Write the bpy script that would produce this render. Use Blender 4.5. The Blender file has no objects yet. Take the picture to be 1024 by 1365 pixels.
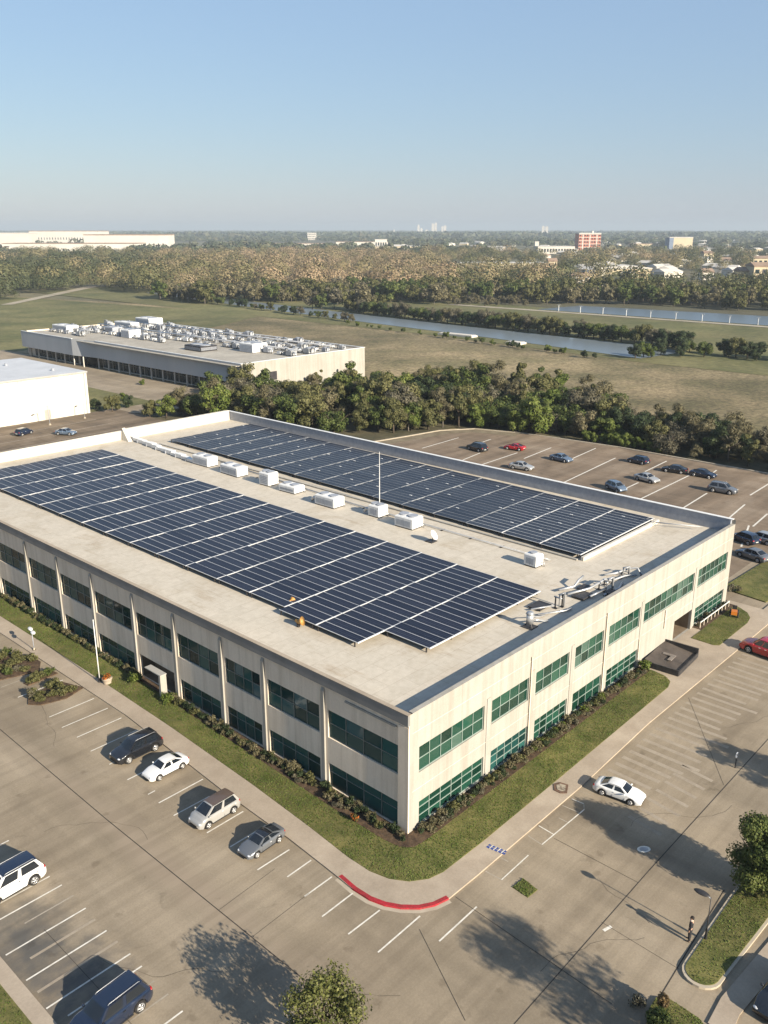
import bpy, math, random
import numpy as np
from mathutils import Vector

random.seed(11)
rng = np.random.default_rng(11)
PI = math.pi
S = bpy.context.scene
C = S.collection

# ------------------------------------------------------------------ camera
FPX, CH = 1172.0, 42.36
PITCH = math.atan(377 / FPX)
AZ = math.atan2(1138, 1231)
FWD = (math.cos(AZ), math.sin(AZ))
RGT = (math.sin(AZ), -math.cos(AZ))
CAM = (-41.015, -35.441, CH)
cam = bpy.data.cameras.new("camera")
cam.sensor_fit = 'HORIZONTAL'
cam.sensor_width = 36
cam.lens = FPX / 1024 * 36
cam.clip_start = 0.5
cam.clip_end = 80000
camo = bpy.data.objects.new("camera", cam)
C.objects.link(camo)
camo.location = CAM
d = Vector((FWD[0] * math.cos(PITCH), FWD[1] * math.cos(PITCH), -math.sin(PITCH)))
camo.rotation_euler = d.to_track_quat('-Z', 'Y').to_euler()
S.camera = camo


def at(u, v, z=0.0):
    """where the sight line through a point of the 1024x1365 frame meets the level z (used to survey the site)"""
    c, s = math.cos(PITCH), math.sin(PITCH)
    r = u - 512
    dn = (v - 682) * c + FPX * s
    fw = FPX * c - (v - 682) * s
    k = (CH - z) / dn
    return (CAM[0] + (FWD[0] * fw + RGT[0] * r) * k, CAM[1] + (FWD[1] * fw + RGT[1] * r) * k)


def frame_uv(x, y, z=0.0):
    dx, dy = x - CAM[0], y - CAM[1]
    f = dx * FWD[0] + dy * FWD[1]
    r = dx * RGT[0] + dy * RGT[1]
    dn = CH - z
    c, s = math.cos(PITCH), math.sin(PITCH)
    Z = f * c + dn * s
    if Z < 1:
        return (-9999, -9999)
    return (512 + FPX * r / Z, 682 + FPX * (dn * c - f * s) / Z)


# ------------------------------------------------------------------ light
SUN_EL = math.radians(23)
SUN_DIR = Vector((-0.035, -1.0, 0)).normalized()          # towards the sun, seen from above
w = bpy.data.worlds.new("World")
S.world = w
w.use_nodes = True
nt = w.node_tree
bg = nt.nodes["Background"]
sky = nt.nodes.new("ShaderNodeTexSky")
sky.sky_type = 'NISHITA'
sky.sun_disc = False
sky.sun_elevation = SUN_EL
sky.sun_rotation = math.atan2(SUN_DIR.x, SUN_DIR.y)
sky.altitude = 50
sky.air_density = 1.4
sky.dust_density = 0.3
sky.ozone_density = 3.5
air = nt.nodes.new("ShaderNodeMix")              # a thin even veil over the sky's blue
air.data_type = 'RGBA'
air.inputs[0].default_value = 0.64
air.inputs[7].default_value = (2.09, 3.0, 4.6, 1)
nt.links.new(sky.outputs[0], air.inputs[6])
nt.links.new(air.outputs[2], bg.inputs[0])
bg.inputs[1].default_value = 0.06
sl = bpy.data.lights.new("sun", 'SUN')
sl.energy = 5.0
sl.angle = math.radians(0.5)
sl.color = (1.0, 0.89, 0.72)
so = bpy.data.objects.new("sun", sl)
C.objects.link(so)
sd = Vector((SUN_DIR.x * math.cos(SUN_EL), SUN_DIR.y * math.cos(SUN_EL), math.sin(SUN_EL)))
so.rotation_euler = sd.to_track_quat('Z', 'Y').to_euler()
so.location = (0, -60, 80)
S.view_settings.view_transform = 'Standard'
S.view_settings.look = 'None'
S.view_settings.gamma = 1
S.view_settings.exposure = 1.35
S.cycles.max_bounces = 6
S.cycles.diffuse_bounces = 3
S.cycles.transparent_max_bounces = 6
S.cycles.volume_bounces = 1
S.cycles.caustics_reflective = False
S.cycles.caustics_refractive = False


# ------------------------------------------------------------------ materials
def new_mat(name):
    m = bpy.data.materials.new(name)
    m.use_nodes = True
    return m, m.node_tree, m.node_tree.nodes["Principled BSDF"]


def ramp(nt, stops):
    r = nt.nodes.new("ShaderNodeValToRGB")
    e = r.color_ramp.elements
    while len(e) < len(stops):
        e.new(0.5)
    for i, (p, c) in enumerate(stops):
        e[i].position = p
        e[i].color = (c[0], c[1], c[2], 1)
    return r


def noise(nt, vec, scale, detail=5, rough=0.6, stretch=None, dist=0.0):
    if stretch:
        mp = nt.nodes.new("ShaderNodeMapping")
        mp.inputs['Scale'].default_value = stretch
        nt.links.new(vec, mp.inputs['Vector'])
        vec = mp.outputs[0]
    n = nt.nodes.new("ShaderNodeTexNoise")
    n.inputs['Scale'].default_value = scale
    n.inputs['Detail'].default_value = detail
    n.inputs['Roughness'].default_value = rough
    n.inputs['Distortion'].default_value = dist
    nt.links.new(vec, n.inputs['Vector'])
    return n.outputs['Fac']


def mix(nt, fac, a, b, mode='MIX'):
    m = nt.nodes.new("ShaderNodeMix")
    m.data_type = 'RGBA'
    m.blend_type = mode
    for k, v in ((0, fac), (6, a), (7, b)):
        if isinstance(v, (int, float)):
            m.inputs[k].default_value = v
        elif isinstance(v, tuple):
            m.inputs[k].default_value = (v[0], v[1], v[2], 1)
        else:
            nt.links.new(v, m.inputs[k])
    return m.outputs[2]


def add_bump(nt, b, h, strength, dist=0.05):
    bp = nt.nodes.new("ShaderNodeBump")
    bp.inputs['Strength'].default_value = strength
    bp.inputs['Distance'].default_value = dist
    nt.links.new(h, bp.inputs['Height'])
    nt.links.new(bp.outputs[0], b.inputs['Normal'])


def objvec(nt):
    return nt.nodes.new("ShaderNodeTexCoord").outputs['Object']


K = 0.77


def k_(c, k=None):
    k = K if k is None else k
    return tuple(x * k for x in c)


def surf(name, c1, c2, scale=1.0, rough=0.85, bump=0.0, big=None, fine=None, metal=0.0, spec=0.3, stretch=None, coat=0.0, lo=0.35, hi=0.65):
    m, nt, b = new_mat(name)
    v = objvec(nt)
    n = noise(nt, v, scale, 6, 0.62, stretch)
    r = ramp(nt, [(lo, k_(c1)), (hi, k_(c2))])
    nt.links.new(n, r.inputs[0])
    col = r.outputs[0]
    if big:
        n2 = noise(nt, v, big[0], 4, 0.55)
        r2 = ramp(nt, [(0.35, (1 - big[1],) * 3), (0.65, (1 + big[1] * .5,) * 3)])
        nt.links.new(n2, r2.inputs[0])
        col = mix(nt, 1.0, col, r2.outputs[0], 'MULTIPLY')
    if fine:
        n3 = noise(nt, v, fine[0], 3, 0.7)
        r3 = ramp(nt, [(0.3, (1 - fine[1],) * 3), (0.7, (1 + fine[1],) * 3)])
        nt.links.new(n3, r3.inputs[0])
        col = mix(nt, 1.0, col, r3.outputs[0], 'MULTIPLY')
    nt.links.new(col, b.inputs['Base Color'])
    b.inputs['Roughness'].default_value = rough
    b.inputs['Metallic'].default_value = metal
    b.inputs['Specular IOR Level'].default_value = spec
    b.inputs['Coat Weight'].default_value = coat
    if bump:
        add_bump(nt, b, n, bump)
    return m


def glossy(name, col, rough=0.1, metal=0.0, spec=0.5, coat=0.0, vary=0.0):
    m, nt, b = new_mat(name)
    col = k_(col)
    b.inputs['Base Color'].default_value = (*col, 1)
    b.inputs['Roughness'].default_value = rough
    b.inputs['Metallic'].default_value = metal
    b.inputs['Specular IOR Level'].default_value = spec
    b.inputs['Coat Weight'].default_value = coat
    b.inputs['Coat Roughness'].default_value = 0.05
    if vary:
        oi = nt.nodes.new("ShaderNodeObjectInfo")
        r = ramp(nt, [(0, tuple(c * (1 - vary) for c in col)), (1, tuple(c * (1 + vary) for c in col))])
        nt.links.new(oi.outputs['Random'], r.inputs[0])
        nt.links.new(r.outputs[0], b.inputs['Base Color'])
    return m


def paving(name, base, dark, light, spot=None, streak=(0.22, 0.02, 1), amount=0.22):
    """worn concrete or asphalt: mottling, drifting tyre streaks, fine grain and an optional oil-stained patch"""
    m, nt, b = new_mat(name)
    v = objvec(nt)
    n1 = noise(nt, v, 0.11, 6, 0.62, dist=0.6)
    r1 = ramp(nt, [(0.38, k_(dark)), (0.5, k_(base)), (0.66, k_(light))])
    nt.links.new(n1, r1.inputs[0])
    col = r1.outputs[0]
    n2 = noise(nt, v, 1.0, 4, 0.6, streak)
    r2 = ramp(nt, [(0.35, (1 - amount,) * 3), (0.62, (1.06,) * 3)])
    nt.links.new(n2, r2.inputs[0])
    col = mix(nt, 1.0, col, r2.outputs[0], 'MULTIPLY')
    n3 = noise(nt, v, 7.0, 5, 0.75)
    r3 = ramp(nt, [(0.3, (0.86,) * 3), (0.7, (1.12,) * 3)])
    nt.links.new(n3, r3.inputs[0])
    col = mix(nt, 1.0, col, r3.outputs[0], 'MULTIPLY')
    n4 = noise(nt, v, 0.55, 3, 0.5, dist=1.2)
    r4 = ramp(nt, [(0.68, (1.0,) * 3), (0.78, (0.72,) * 3)])
    nt.links.new(n4, r4.inputs[0])
    col = mix(nt, 1.0, col, r4.outputs[0], 'MULTIPLY')
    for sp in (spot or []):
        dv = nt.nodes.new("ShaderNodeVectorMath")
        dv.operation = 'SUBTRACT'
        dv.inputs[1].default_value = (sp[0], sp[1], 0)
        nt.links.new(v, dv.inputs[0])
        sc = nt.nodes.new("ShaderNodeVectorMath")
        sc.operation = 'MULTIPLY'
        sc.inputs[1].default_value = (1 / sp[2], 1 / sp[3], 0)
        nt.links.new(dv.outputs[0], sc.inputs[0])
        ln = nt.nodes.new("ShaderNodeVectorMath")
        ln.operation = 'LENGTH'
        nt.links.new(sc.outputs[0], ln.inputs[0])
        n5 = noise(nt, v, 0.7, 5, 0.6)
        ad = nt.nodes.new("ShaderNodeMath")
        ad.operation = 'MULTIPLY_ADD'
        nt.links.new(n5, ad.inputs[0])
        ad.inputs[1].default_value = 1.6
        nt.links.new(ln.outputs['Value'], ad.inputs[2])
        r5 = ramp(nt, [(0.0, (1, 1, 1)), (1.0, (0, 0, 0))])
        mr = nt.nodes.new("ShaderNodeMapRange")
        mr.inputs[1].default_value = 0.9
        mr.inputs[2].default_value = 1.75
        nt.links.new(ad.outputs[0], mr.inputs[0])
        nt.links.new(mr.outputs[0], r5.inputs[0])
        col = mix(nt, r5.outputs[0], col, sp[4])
    vo = nt.nodes.new("ShaderNodeTexVoronoi")
    vo.inputs['Scale'].default_value = .42
    wob = noise(nt, v, 1.6, 3, .6)
    nt.links.new(v, vo.inputs['Vector'])
    am = nt.nodes.new("ShaderNodeMath")
    am.operation = 'MULTIPLY_ADD'
    nt.links.new(wob, am.inputs[0])
    am.inputs[1].default_value = .55
    nt.links.new(vo.outputs['Distance'], am.inputs[2])
    r6 = ramp(nt, [(.34, (.80, .79, .78)), (.43, (1, 1, 1))])
    nt.links.new(am.outputs[0], r6.inputs[0])
    col = mix(nt, 1.0, col, r6.outputs[0], 'MULTIPLY')
    n7 = noise(nt, v, 1.0, 5, .6, (.05, 1.1, 1) if streak[0] > streak[1] else (1.1, .05, 1))
    r7 = ramp(nt, [(.40, (.90, .895, .89)), (.56, (1.03,) * 3)])
    nt.links.new(n7, r7.inputs[0])
    col = mix(nt, 1.0, col, r7.outputs[0], 'MULTIPLY')
    nt.links.new(col, b.inputs['Base Color'])
    b.inputs['Roughness'].default_value = 0.85
    b.inputs['Specular IOR Level'].default_value = 0.25
    add_bump(nt, b, n3, 0.25, 0.02)
    return m


def leafmat(name, stops, trans=0.25, hue=0.12):
    """foliage: the tint of every leaf clump is its own, and every tree leans a little to one side of the palette"""
    m, nt, b = new_mat(name)
    a = nt.nodes.new("ShaderNodeAttribute")
    a.attribute_name = "tint"
    oi = nt.nodes.new("ShaderNodeObjectInfo")
    ad = nt.nodes.new("ShaderNodeMath")
    ad.operation = 'MULTIPLY_ADD'
    nt.links.new(oi.outputs['Random'], ad.inputs[0])
    ad.inputs[1].default_value = hue * 2
    sb = nt.nodes.new("ShaderNodeMath")
    sb.operation = 'SUBTRACT'
    nt.links.new(a.outputs['Fac'], sb.inputs[0])
    sb.inputs[1].default_value = hue
    nt.links.new(sb.outputs[0], ad.inputs[2])
    r = ramp(nt, [(p, k_(c, .74)) for p, c in stops])
    nt.links.new(ad.outputs[0], r.inputs[0])
    nt.links.new(r.outputs[0], b.inputs['Base Color'])
    b.inputs['Roughness'].default_value = 0.6
    b.inputs['Specular IOR Level'].default_value = 0.2
    tr = nt.nodes.new("ShaderNodeBsdfTranslucent")
    nt.links.new(r.outputs[0], tr.inputs[0])
    mx = nt.nodes.new("ShaderNodeMixShader")
    mx.inputs[0].default_value = trans
    nt.links.new(b.outputs[0], mx.inputs[1])
    nt.links.new(tr.outputs[0], mx.inputs[2])
    nt.links.new(mx.outputs[0], nt.nodes["Material Output"].inputs[0])
    return m


M = {}
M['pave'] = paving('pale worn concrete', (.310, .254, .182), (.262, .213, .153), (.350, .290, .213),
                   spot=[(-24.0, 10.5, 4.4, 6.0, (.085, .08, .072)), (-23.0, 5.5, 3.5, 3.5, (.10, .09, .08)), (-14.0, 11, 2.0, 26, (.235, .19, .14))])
M['backlot'] = paving('brown asphalt', (.245, .185, .13), (.195, .147, .103), (.305, .24, .175), streak=(0.02, 0.3, 1), amount=0.3)
M['rearlot'] = paving('dark brown asphalt', (.19, .145, .10), (.14, .108, .078), (.25, .195, .14), streak=(0.015, 0.3, 1), amount=0.35)
M['walk'] = surf('sidewalk concrete', (.36, .295, .225), (.43, .36, .28), 0.5, .85, .05, big=(.12, .12), fine=(6, .08))
M['kerb'] = surf('kerb concrete', (.40, .34, .26), (.47, .41, .32), 1.2, .85)
M['redpaint'] = surf('red kerb paint', (.22, .030, .030), (.40, .022, .035), 1.6, .75, fine=(9, .25), lo=.3, hi=.6)
M['white_line'] = surf('white road paint', (.62, .58, .50), (.80, .77, .70), 2.2, .7, fine=(9, .12))
M['worn_line'] = surf('worn road paint', (.30, .26, .205), (.44, .39, .32), 1.2, .8, fine=(7, .12), lo=.3, hi=.7)
M['ghost_line'] = surf('faded road paint', (.30, .25, .19), (.375, .32, .25), 0.8, .8, fine=(5, .1), lo=.3, hi=.7)
M['sealant'] = surf('joint sealant', (.035, .03, .026), (.07, .06, .05), 1.0, .9, lo=.3, hi=.7)
M['lawn'] = surf('mown lawn', (.082, .092, .022), (.185, .165, .055), 0.55, .9, .25, big=(.09, .25), fine=(11, .35))
M['soil'] = surf('bark mulch', (.045, .028, .018), (.12, .078, .045), 2.5, .95, .4, fine=(9, .4))
M['ground'] = surf('far land', (.090, .092, .048), (.19, .165, .098), 0.004, .95, 0, big=(.0011, .35), fine=(.03, .3))
M['field'] = surf('dry meadow', (.140, .122, .056), (.280, .218, .122), 0.045, .95, 0, big=(.011, .3), fine=(.9, .55))
M['greenfield'] = surf('green bank grass', (.095, .102, .034), (.185, .168, .070), 0.035, .95, 0, big=(.012, .2), fine=(.4, .28))
M['floor'] = surf('woodland floor', (.05, .05, .024), (.12, .10, .055), 0.08, .95, 0, big=(.02, .3), fine=(.6, .3))
M['gravel'] = surf('verge', (.16, .13, .085), (.24, .20, .135), 0.5, .95, .1, fine=(5, .2))
M['track'] = surf('gravel track', (.30, .26, .19), (.42, .37, .29), 0.08, .9)


def water(name, col, rough=.12):
    m, nt, b = new_mat(name)
    v = objvec(nt)
    n = noise(nt, v, 0.5, 4, .6, (1, .3, 1))
    b.inputs['Base Color'].default_value = (*col, 1)
    b.inputs['Roughness'].default_value = rough
    b.inputs['Specular IOR Level'].default_value = .5
    add_bump(nt, b, n, .35, .25)
    return m


M['water'] = water('river water', (.135, .16, .175), .3)
M['canal'] = water('canal water', (.10, .125, .145), .3)
def wallmat(name, c1, c2):
    """rendered wall: mottling, thin rain streaks and scattered blotches"""
    m, nt, b = new_mat(name)
    v = objvec(nt)
    n = noise(nt, v, .35, 6, .6)
    r = ramp(nt, [(.35, k_(c1)), (.65, k_(c2))])
    nt.links.new(n, r.inputs[0])
    n2 = noise(nt, v, 1.0, 5, .65, (1.6, 1.6, .07))
    r2 = ramp(nt, [(.36, (.86, .85, .83)), (.56, (1.02,) * 3)])
    nt.links.new(n2, r2.inputs[0])
    col = mix(nt, 1.0, r.outputs[0], r2.outputs[0], 'MULTIPLY')
    n3 = noise(nt, v, 5.0, 4, .7)
    r3 = ramp(nt, [(.3, (.94,) * 3), (.7, (1.04,) * 3)])
    nt.links.new(n3, r3.inputs[0])
    col = mix(nt, 1.0, col, r3.outputs[0], 'MULTIPLY')
    nt.links.new(col, b.inputs['Base Color'])
    b.inputs['Roughness'].default_value = .85
    b.inputs['Specular IOR Level'].default_value = .2
    add_bump(nt, b, n3, .15, .01)
    return m


M['cream'] = wallmat('cream render', (.365, .345, .305), (.405, .385, .345))
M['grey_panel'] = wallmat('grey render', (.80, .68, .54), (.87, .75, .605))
M['coping'] = surf('grey metal coping', (.34, .33, .31), (.42, .41, .385), 0.4, .55, metal=.0)
M['white_panel'] = wallmat('white render', (.60, .565, .50), (.66, .625, .56))


def roofmat():
    m, nt, b = new_mat('roof membrane')
    v = objvec(nt)
    br = nt.nodes.new("ShaderNodeTexBrick")
    br.inputs['Color1'].default_value = (.45, .405, .335, 1)
    br.inputs['Color2'].default_value = (.425, .383, .315, 1)
    br.inputs['Mortar'].default_value = (.35, .305, .245, 1)
    br.inputs['Scale'].default_value = 1.0
    br.inputs['Mortar Size'].default_value = 0.03
    br.inputs['Mortar Smooth'].default_value = 0.6
    br.inputs['Brick Width'].default_value = 3.4
    br.inputs['Row Height'].default_value = 1.7
    nt.links.new(v, br.inputs['Vector'])
    n = noise(nt, v, 0.16, 6, .65, dist=.8)
    r = ramp(nt, [(.32, (.86, .83, .78)), (.5, (1, 1, 1)), (.7, (1.05, 1.045, 1.04))])
    nt.links.new(n, r.inputs[0])
    col = mix(nt, 1.0, br.outputs[0], r.outputs[0], 'MULTIPLY')
    n2 = noise(nt, v, 1.7, 6, .7)
    r2 = ramp(nt, [(.3, (.88, .87, .85)), (.6, (1.04,) * 3)])
    nt.links.new(n2, r2.inputs[0])
    col = mix(nt, 1.0, col, r2.outputs[0], 'MULTIPLY')
    n3 = noise(nt, v, .35, 5, .7, (1, .25, 1))
    r3 = ramp(nt, [(.58, (1, 1, 1)), (.78, (.66, .57, .46))])
    nt.links.new(n3, r3.inputs[0])
    col = mix(nt, 1.0, col, r3.outputs[0], 'MULTIPLY')
    nt.links.new(col, b.inputs['Base Color'])
    b.inputs['Roughness'].default_value = .75
    return m


M['roof'] = roofmat()


def panelmat(name, base, rough):
    m, nt, b = new_mat(name)
    v = objvec(nt)
    br = nt.nodes.new("ShaderNodeTexBrick")
    br.offset = 0
    br.inputs['Color1'].default_value = (*base, 1)
    br.inputs['Color2'].default_value = (base[0] * 1.35, base[1] * 1.3, base[2] * 1.25, 1)
    br.inputs['Mortar'].default_value = (.05, .06, .085, 1)
    br.inputs['Scale'].default_value = 1.0
    br.inputs['Mortar Size'].default_value = 0.012
    br.inputs['Brick Width'].default_value = .82
    br.inputs['Row Height'].default_value = .29
    nt.links.new(v, br.inputs['Vector'])
    oi = nt.nodes.new("ShaderNodeObjectInfo")
    r = ramp(nt, [(0, (.75, .78, .85)), (1, (1.3, 1.25, 1.2))])
    nt.links.new(oi.outputs['Random'], r.inputs[0])
    col = mix(nt, 1.0, br.outputs[0], r.outputs[0], 'MULTIPLY')
    nt.links.new(col, b.inputs['Base Color'])
    b.inputs['Roughness'].default_value = rough
    b.inputs['Specular IOR Level'].default_value = .13
    return m


M['pv'] = panelmat('dark blue solar glass', (.007, .009, .019), .3)
M['pv2'] = panelmat('sky-greyed blue solar glass', (.013, .017, .026), .34)  # lighter grey base stands in for sky reflected at a grazing angle
M['alu'] = surf('anodised aluminium', (.74, .74, .73), (.84, .84, .83), 2, .4, metal=.15)
M['alu_dull'] = surf('weathered aluminium', (.34, .35, .36), (.50, .51, .52), .8, .45, metal=.2)
M['steel'] = surf('galvanised steel', (.42, .43, .44), (.62, .62, .62), 2, .35, metal=.5)
M['dark_steel'] = surf('dark steel', (.035, .035, .04), (.075, .07, .07), 2, .5, metal=.3)
M['white_metal'] = surf('white painted metal', (.72, .72, .71), (.84, .84, .82), 1.5, .45)
M['grey_metal'] = surf('grey painted metal', (.30, .32, .36), (.38, .40, .44), 1.5, .45)
M['brass'] = surf('ochre painted metal', (.40, .20, .05), (.55, .30, .09), 3, .5)
M['mullion'] = surf('window aluminium', (.26, .33, .29), (.34, .41, .37), 2, .4, metal=.1)
M['mullion_dark'] = surf('bronze window frame', (.16, .19, .18), (.22, .25, .24), 2, .4, metal=.2)


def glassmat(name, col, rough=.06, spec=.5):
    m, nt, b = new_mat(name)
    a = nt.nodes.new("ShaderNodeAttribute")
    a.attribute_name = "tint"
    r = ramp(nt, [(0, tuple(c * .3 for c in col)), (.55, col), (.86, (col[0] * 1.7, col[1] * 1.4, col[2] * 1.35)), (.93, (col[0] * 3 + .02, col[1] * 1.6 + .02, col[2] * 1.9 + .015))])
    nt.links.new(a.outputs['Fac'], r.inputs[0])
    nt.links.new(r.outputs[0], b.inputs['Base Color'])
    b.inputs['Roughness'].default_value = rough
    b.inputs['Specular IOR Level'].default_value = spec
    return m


M['glass_green'] = glassmat('green tinted glass', (.009, .043, .029))
M['glass_dark'] = glassmat('dark teal glass', (.014, .058, .054), .06, .16)
M['glass_far'] = glassmat('shaded glass', (.012, .022, .026), .2, .15)
M['interior'] = surf('brown interior', (.16, .115, .075), (.24, .18, .12), .6, .9)
M['door_dark'] = surf('dark door', (.05, .04, .035), (.09, .075, .06), 1, .5)
M['black_rubber'] = surf('black rubber', (.012, .012, .013), (.025, .025, .026), 3, .7)
M['tyre'] = surf('tyre rubber', (.012, .012, .013), (.03, .028, .026), 5, .8)
M['rim'] = surf('alloy rim', (.45, .45, .45), (.62, .62, .62), 6, .3, metal=.6)
M['car_glass'] = glossy('car glass', (.012, .016, .022), .04, spec=.6)
M['lamp_glass'] = glossy('headlamp glass', (.65, .66, .68), .08, spec=.6)
M['tail_red'] = glossy('tail lamp red', (.35, .012, .012), .15, spec=.5)
M['plate'] = surf('number plate', (.55, .55, .52), (.65, .65, .62), 8, .5)
PAINT = {
    'white': glossy('white car paint', (.78, .78, .77), .25, spec=.5, coat=.6),
    'black': glossy('black car paint', (.012, .013, .016), .18, spec=.5, coat=.7),
    'navy': glossy('dark blue car paint', (.012, .022, .05), .2, .2, .5, .8),
    'silver': glossy('silver car paint', (.46, .46, .45), .28, .4, .5, .6),
    'beige': glossy('pale silver car paint', (.40, .395, .38), .28, .2, .5, .6),
    'grey': glossy('grey car paint', (.16, .17, .185), .25, .3, .5, .6),
    'red': glossy('red car paint', (.42, .012, .018), .22, .1, .5, .8),
    'steelblue': glossy('steel blue car paint', (.14, .19, .26), .25, .3, .5, .7),
    'brown': glossy('brown roof paint', (.12, .085, .065), .3, .1, .5, .5),
    'orange': glossy('orange paint', (.55, .17, .02), .4, 0, .5, .2),
}
M['bark'] = surf('bark', (.07, .052, .036), (.14, .11, .08), 6, .95, .3)
M['bark_pale'] = surf('grey bark', (.13, .11, .09), (.22, .19, .155), 6, .95, .3)
M['leaf'] = leafmat('mid green leaves', [(0, (.030, .050, .012)), (.5, (.085, .115, .026)), (1, (.17, .19, .055))])
M['leaf_olive'] = leafmat('olive leaves', [(0, (.052, .060, .020)), (.5, (.125, .125, .045)), (1, (.21, .195, .080))])
M['leaf_yellow'] = leafmat('yellow green leaves', [(0, (.060, .072, .018)), (.5, (.150, .160, .045)), (1, (.26, .25, .09))])
M['leaf_bright'] = leafmat('bright green leaves', [(0, (.050, .080, .012)), (.5, (.125, .165, .03)), (1, (.21, .235, .06))])
M['leaf_dark'] = leafmat('dark evergreen leaves', [(0, (.018, .030, .014)), (.5, (.045, .066, .026)), (1, (.085, .11, .045))])
M['twig'] = leafmat('bare brown twigs', [(0, (.075, .068, .034)), (.5, (.138, .122, .064)), (1, (.20, .175, .10))], .1)
M['twig_grey'] = leafmat('bare grey twigs', [(0, (.070, .064, .040)), (.5, (.120, .108, .070)), (1, (.17, .155, .105))], .1)
M['flower'] = leafmat('shrub with orange flowers', [(0, (.05, .05, .012)), (.45, (.10, .09, .025)), (.6, (.50, .13, .02)), (1, (.62, .20, .03))])
M['russet'] = leafmat('russet leaves', [(0, (.07, .05, .022)), (.5, (.17, .115, .05)), (1, (.28, .18, .08))])
M['grassblade'] = leafmat('grass blades', [(0, (.066, .108, .016)), (.5, (.135, .195, .034)), (1, (.225, .250, .07))], .3)
M['forest'] = leafmat('far woodland', [(0, (.062, .076, .034)), (.25, (.125, .126, .054)), (.45, (.225, .190, .092)), (.7, (.300, .230, .138)), (1, (.37, .265, .165))], .12, 0)
M['forest2'] = leafmat('distant woodland', [(0, (.038, .054, .030)), (.5, (.080, .095, .048)), (1, (.15, .135, .078))], .1, 0)


# ------------------------------------------------------------------ mesh tools
class MB:
    def __init__(self):
        self.v, self.f = [], []

    def quad(self, *pts):
        n = len(self.v)
        self.v += [tuple(p) for p in pts]
        self.f.append(tuple(range(n, n + len(pts))))

    def box(self, x0, x1, y0, y1, z0, z1):
        n = len(self.v)
        self.v += [(x0, y0, z0), (x1, y0, z0), (x1, y1, z0), (x0, y1, z0), (x0, y0, z1), (x1, y0, z1), (x1, y1, z1), (x0, y1, z1)]
        self.f += [tuple(n + i for i in q) for q in ((0, 3, 2, 1), (4, 5, 6, 7), (0, 1, 5, 4), (1, 2, 6, 5), (2, 3, 7, 6), (3, 0, 4, 7))]

    def slab(self, poly, z0, z1):
        """a prism over a counter-clockwise outline"""
        n, k = len(self.v), len(poly)
        self.v += [(p[0], p[1], z0) for p in poly] + [(p[0], p[1], z1) for p in poly]
        self.f.append(tuple(n + k + i for i in range(k)))
        self.f.append(tuple(n + k - 1 - i for i in range(k)))
        for i in range(k):
            j = (i + 1) % k
            self.f.append((n + i, n + j, n + k + j, n + k + i))

    def tube(self, pts, rad, sides=8, cap=True):
        pts = [Vector(p) for p in pts]
        if not isinstance(rad, (list, tuple)):
            rad = [rad] * len(pts)
        n = len(self.v)
        for i, p in enumerate(pts):
            t = (pts[min(i + 1, len(pts) - 1)] - pts[max(i - 1, 0)]).normalized()
            a = t.cross(Vector((0, 0, 1)) if abs(t.z) < .9 else Vector((1, 0, 0))).normalized()
            b = t.cross(a)
            for k in range(sides):
                q = p + (a * math.cos(2 * PI * k / sides) + b * math.sin(2 * PI * k / sides)) * rad[i]
                self.v.append(tuple(q))
        for i in range(len(pts) - 1):
            for k in range(sides):
                k2 = (k + 1) % sides
                self.f.append((n + i * sides + k, n + i * sides + k2, n + (i + 1) * sides + k2, n + (i + 1) * sides + k))
        if cap:
            self.f.append(tuple(n + sides - 1 - k for k in range(sides)))
            e = n + (len(pts) - 1) * sides
            self.f.append(tuple(e + k for k in range(sides)))

    def cyl(self, x, y, z0, z1, r, sides=14, r2=None):
        self.tube([(x, y, z0), (x, y, z1)], [r, r if r2 is None else r2], sides)

    def ell(self, c, r, nu=10, nv=6):
        n = len(self.v)
        for j in range(nv + 1):
            th = PI * j / nv
            for i in range(nu):
                ph = 2 * PI * i / nu
                self.v.append((c[0] + r[0] * math.sin(th) * math.cos(ph), c[1] + r[1] * math.sin(th) * math.sin(ph), c[2] - r[2] * math.cos(th)))
        for j in range(nv):
            for i in range(nu):
                i2 = (i + 1) % nu
                self.f.append((n + j * nu + i, n + j * nu + i2, n + (j + 1) * nu + i2, n + (j + 1) * nu + i))

    def patch(self, p00, p10, p11, p01, nu=6, nv=3, off=0.0, bulge=0.0, inset=0.0):
        p00, p10, p11, p01 = map(Vector, (p00, p10, p11, p01))
        nrm = (p10 - p00).cross(p01 - p00).normalized()
        n = len(self.v)
        for j in range(nv + 1):
            for i in range(nu + 1):
                a = inset + (1 - 2 * inset) * i / nu
                b = inset * 1.4 + (1 - 2.8 * inset) * j / nv
                p = (p00 * (1 - a) + p10 * a) * (1 - b) + (p01 * (1 - a) + p11 * a) * b
                p = p + nrm * (off + bulge * 4 * a * (1 - a))
                self.v.append(tuple(p))
        for j in range(nv):
            for i in range(nu):
                q = n + j * (nu + 1) + i
                self.f.append((q, q + 1, q + nu + 2, q + nu + 1))

    def build(self, name, mat, parent=None, smooth=False, tint=None):
        me = bpy.data.meshes.new(name)
        me.from_pydata(self.v, [], self.f)
        me.materials.append(M[mat] if isinstance(mat, str) else mat)
        if smooth:
            me.polygons.foreach_set('use_smooth', [True] * len(me.polygons))
        if tint:
            at_ = me.attributes.new('tint', 'FLOAT', 'FACE')
            at_.data.foreach_set('value', [random.uniform(*tint) for _ in me.polygons])
        me.update()
        o = bpy.data.objects.new(name, me)
        C.objects.link(o)
        if parent is not None:
            o.parent = parent
        return o


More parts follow.
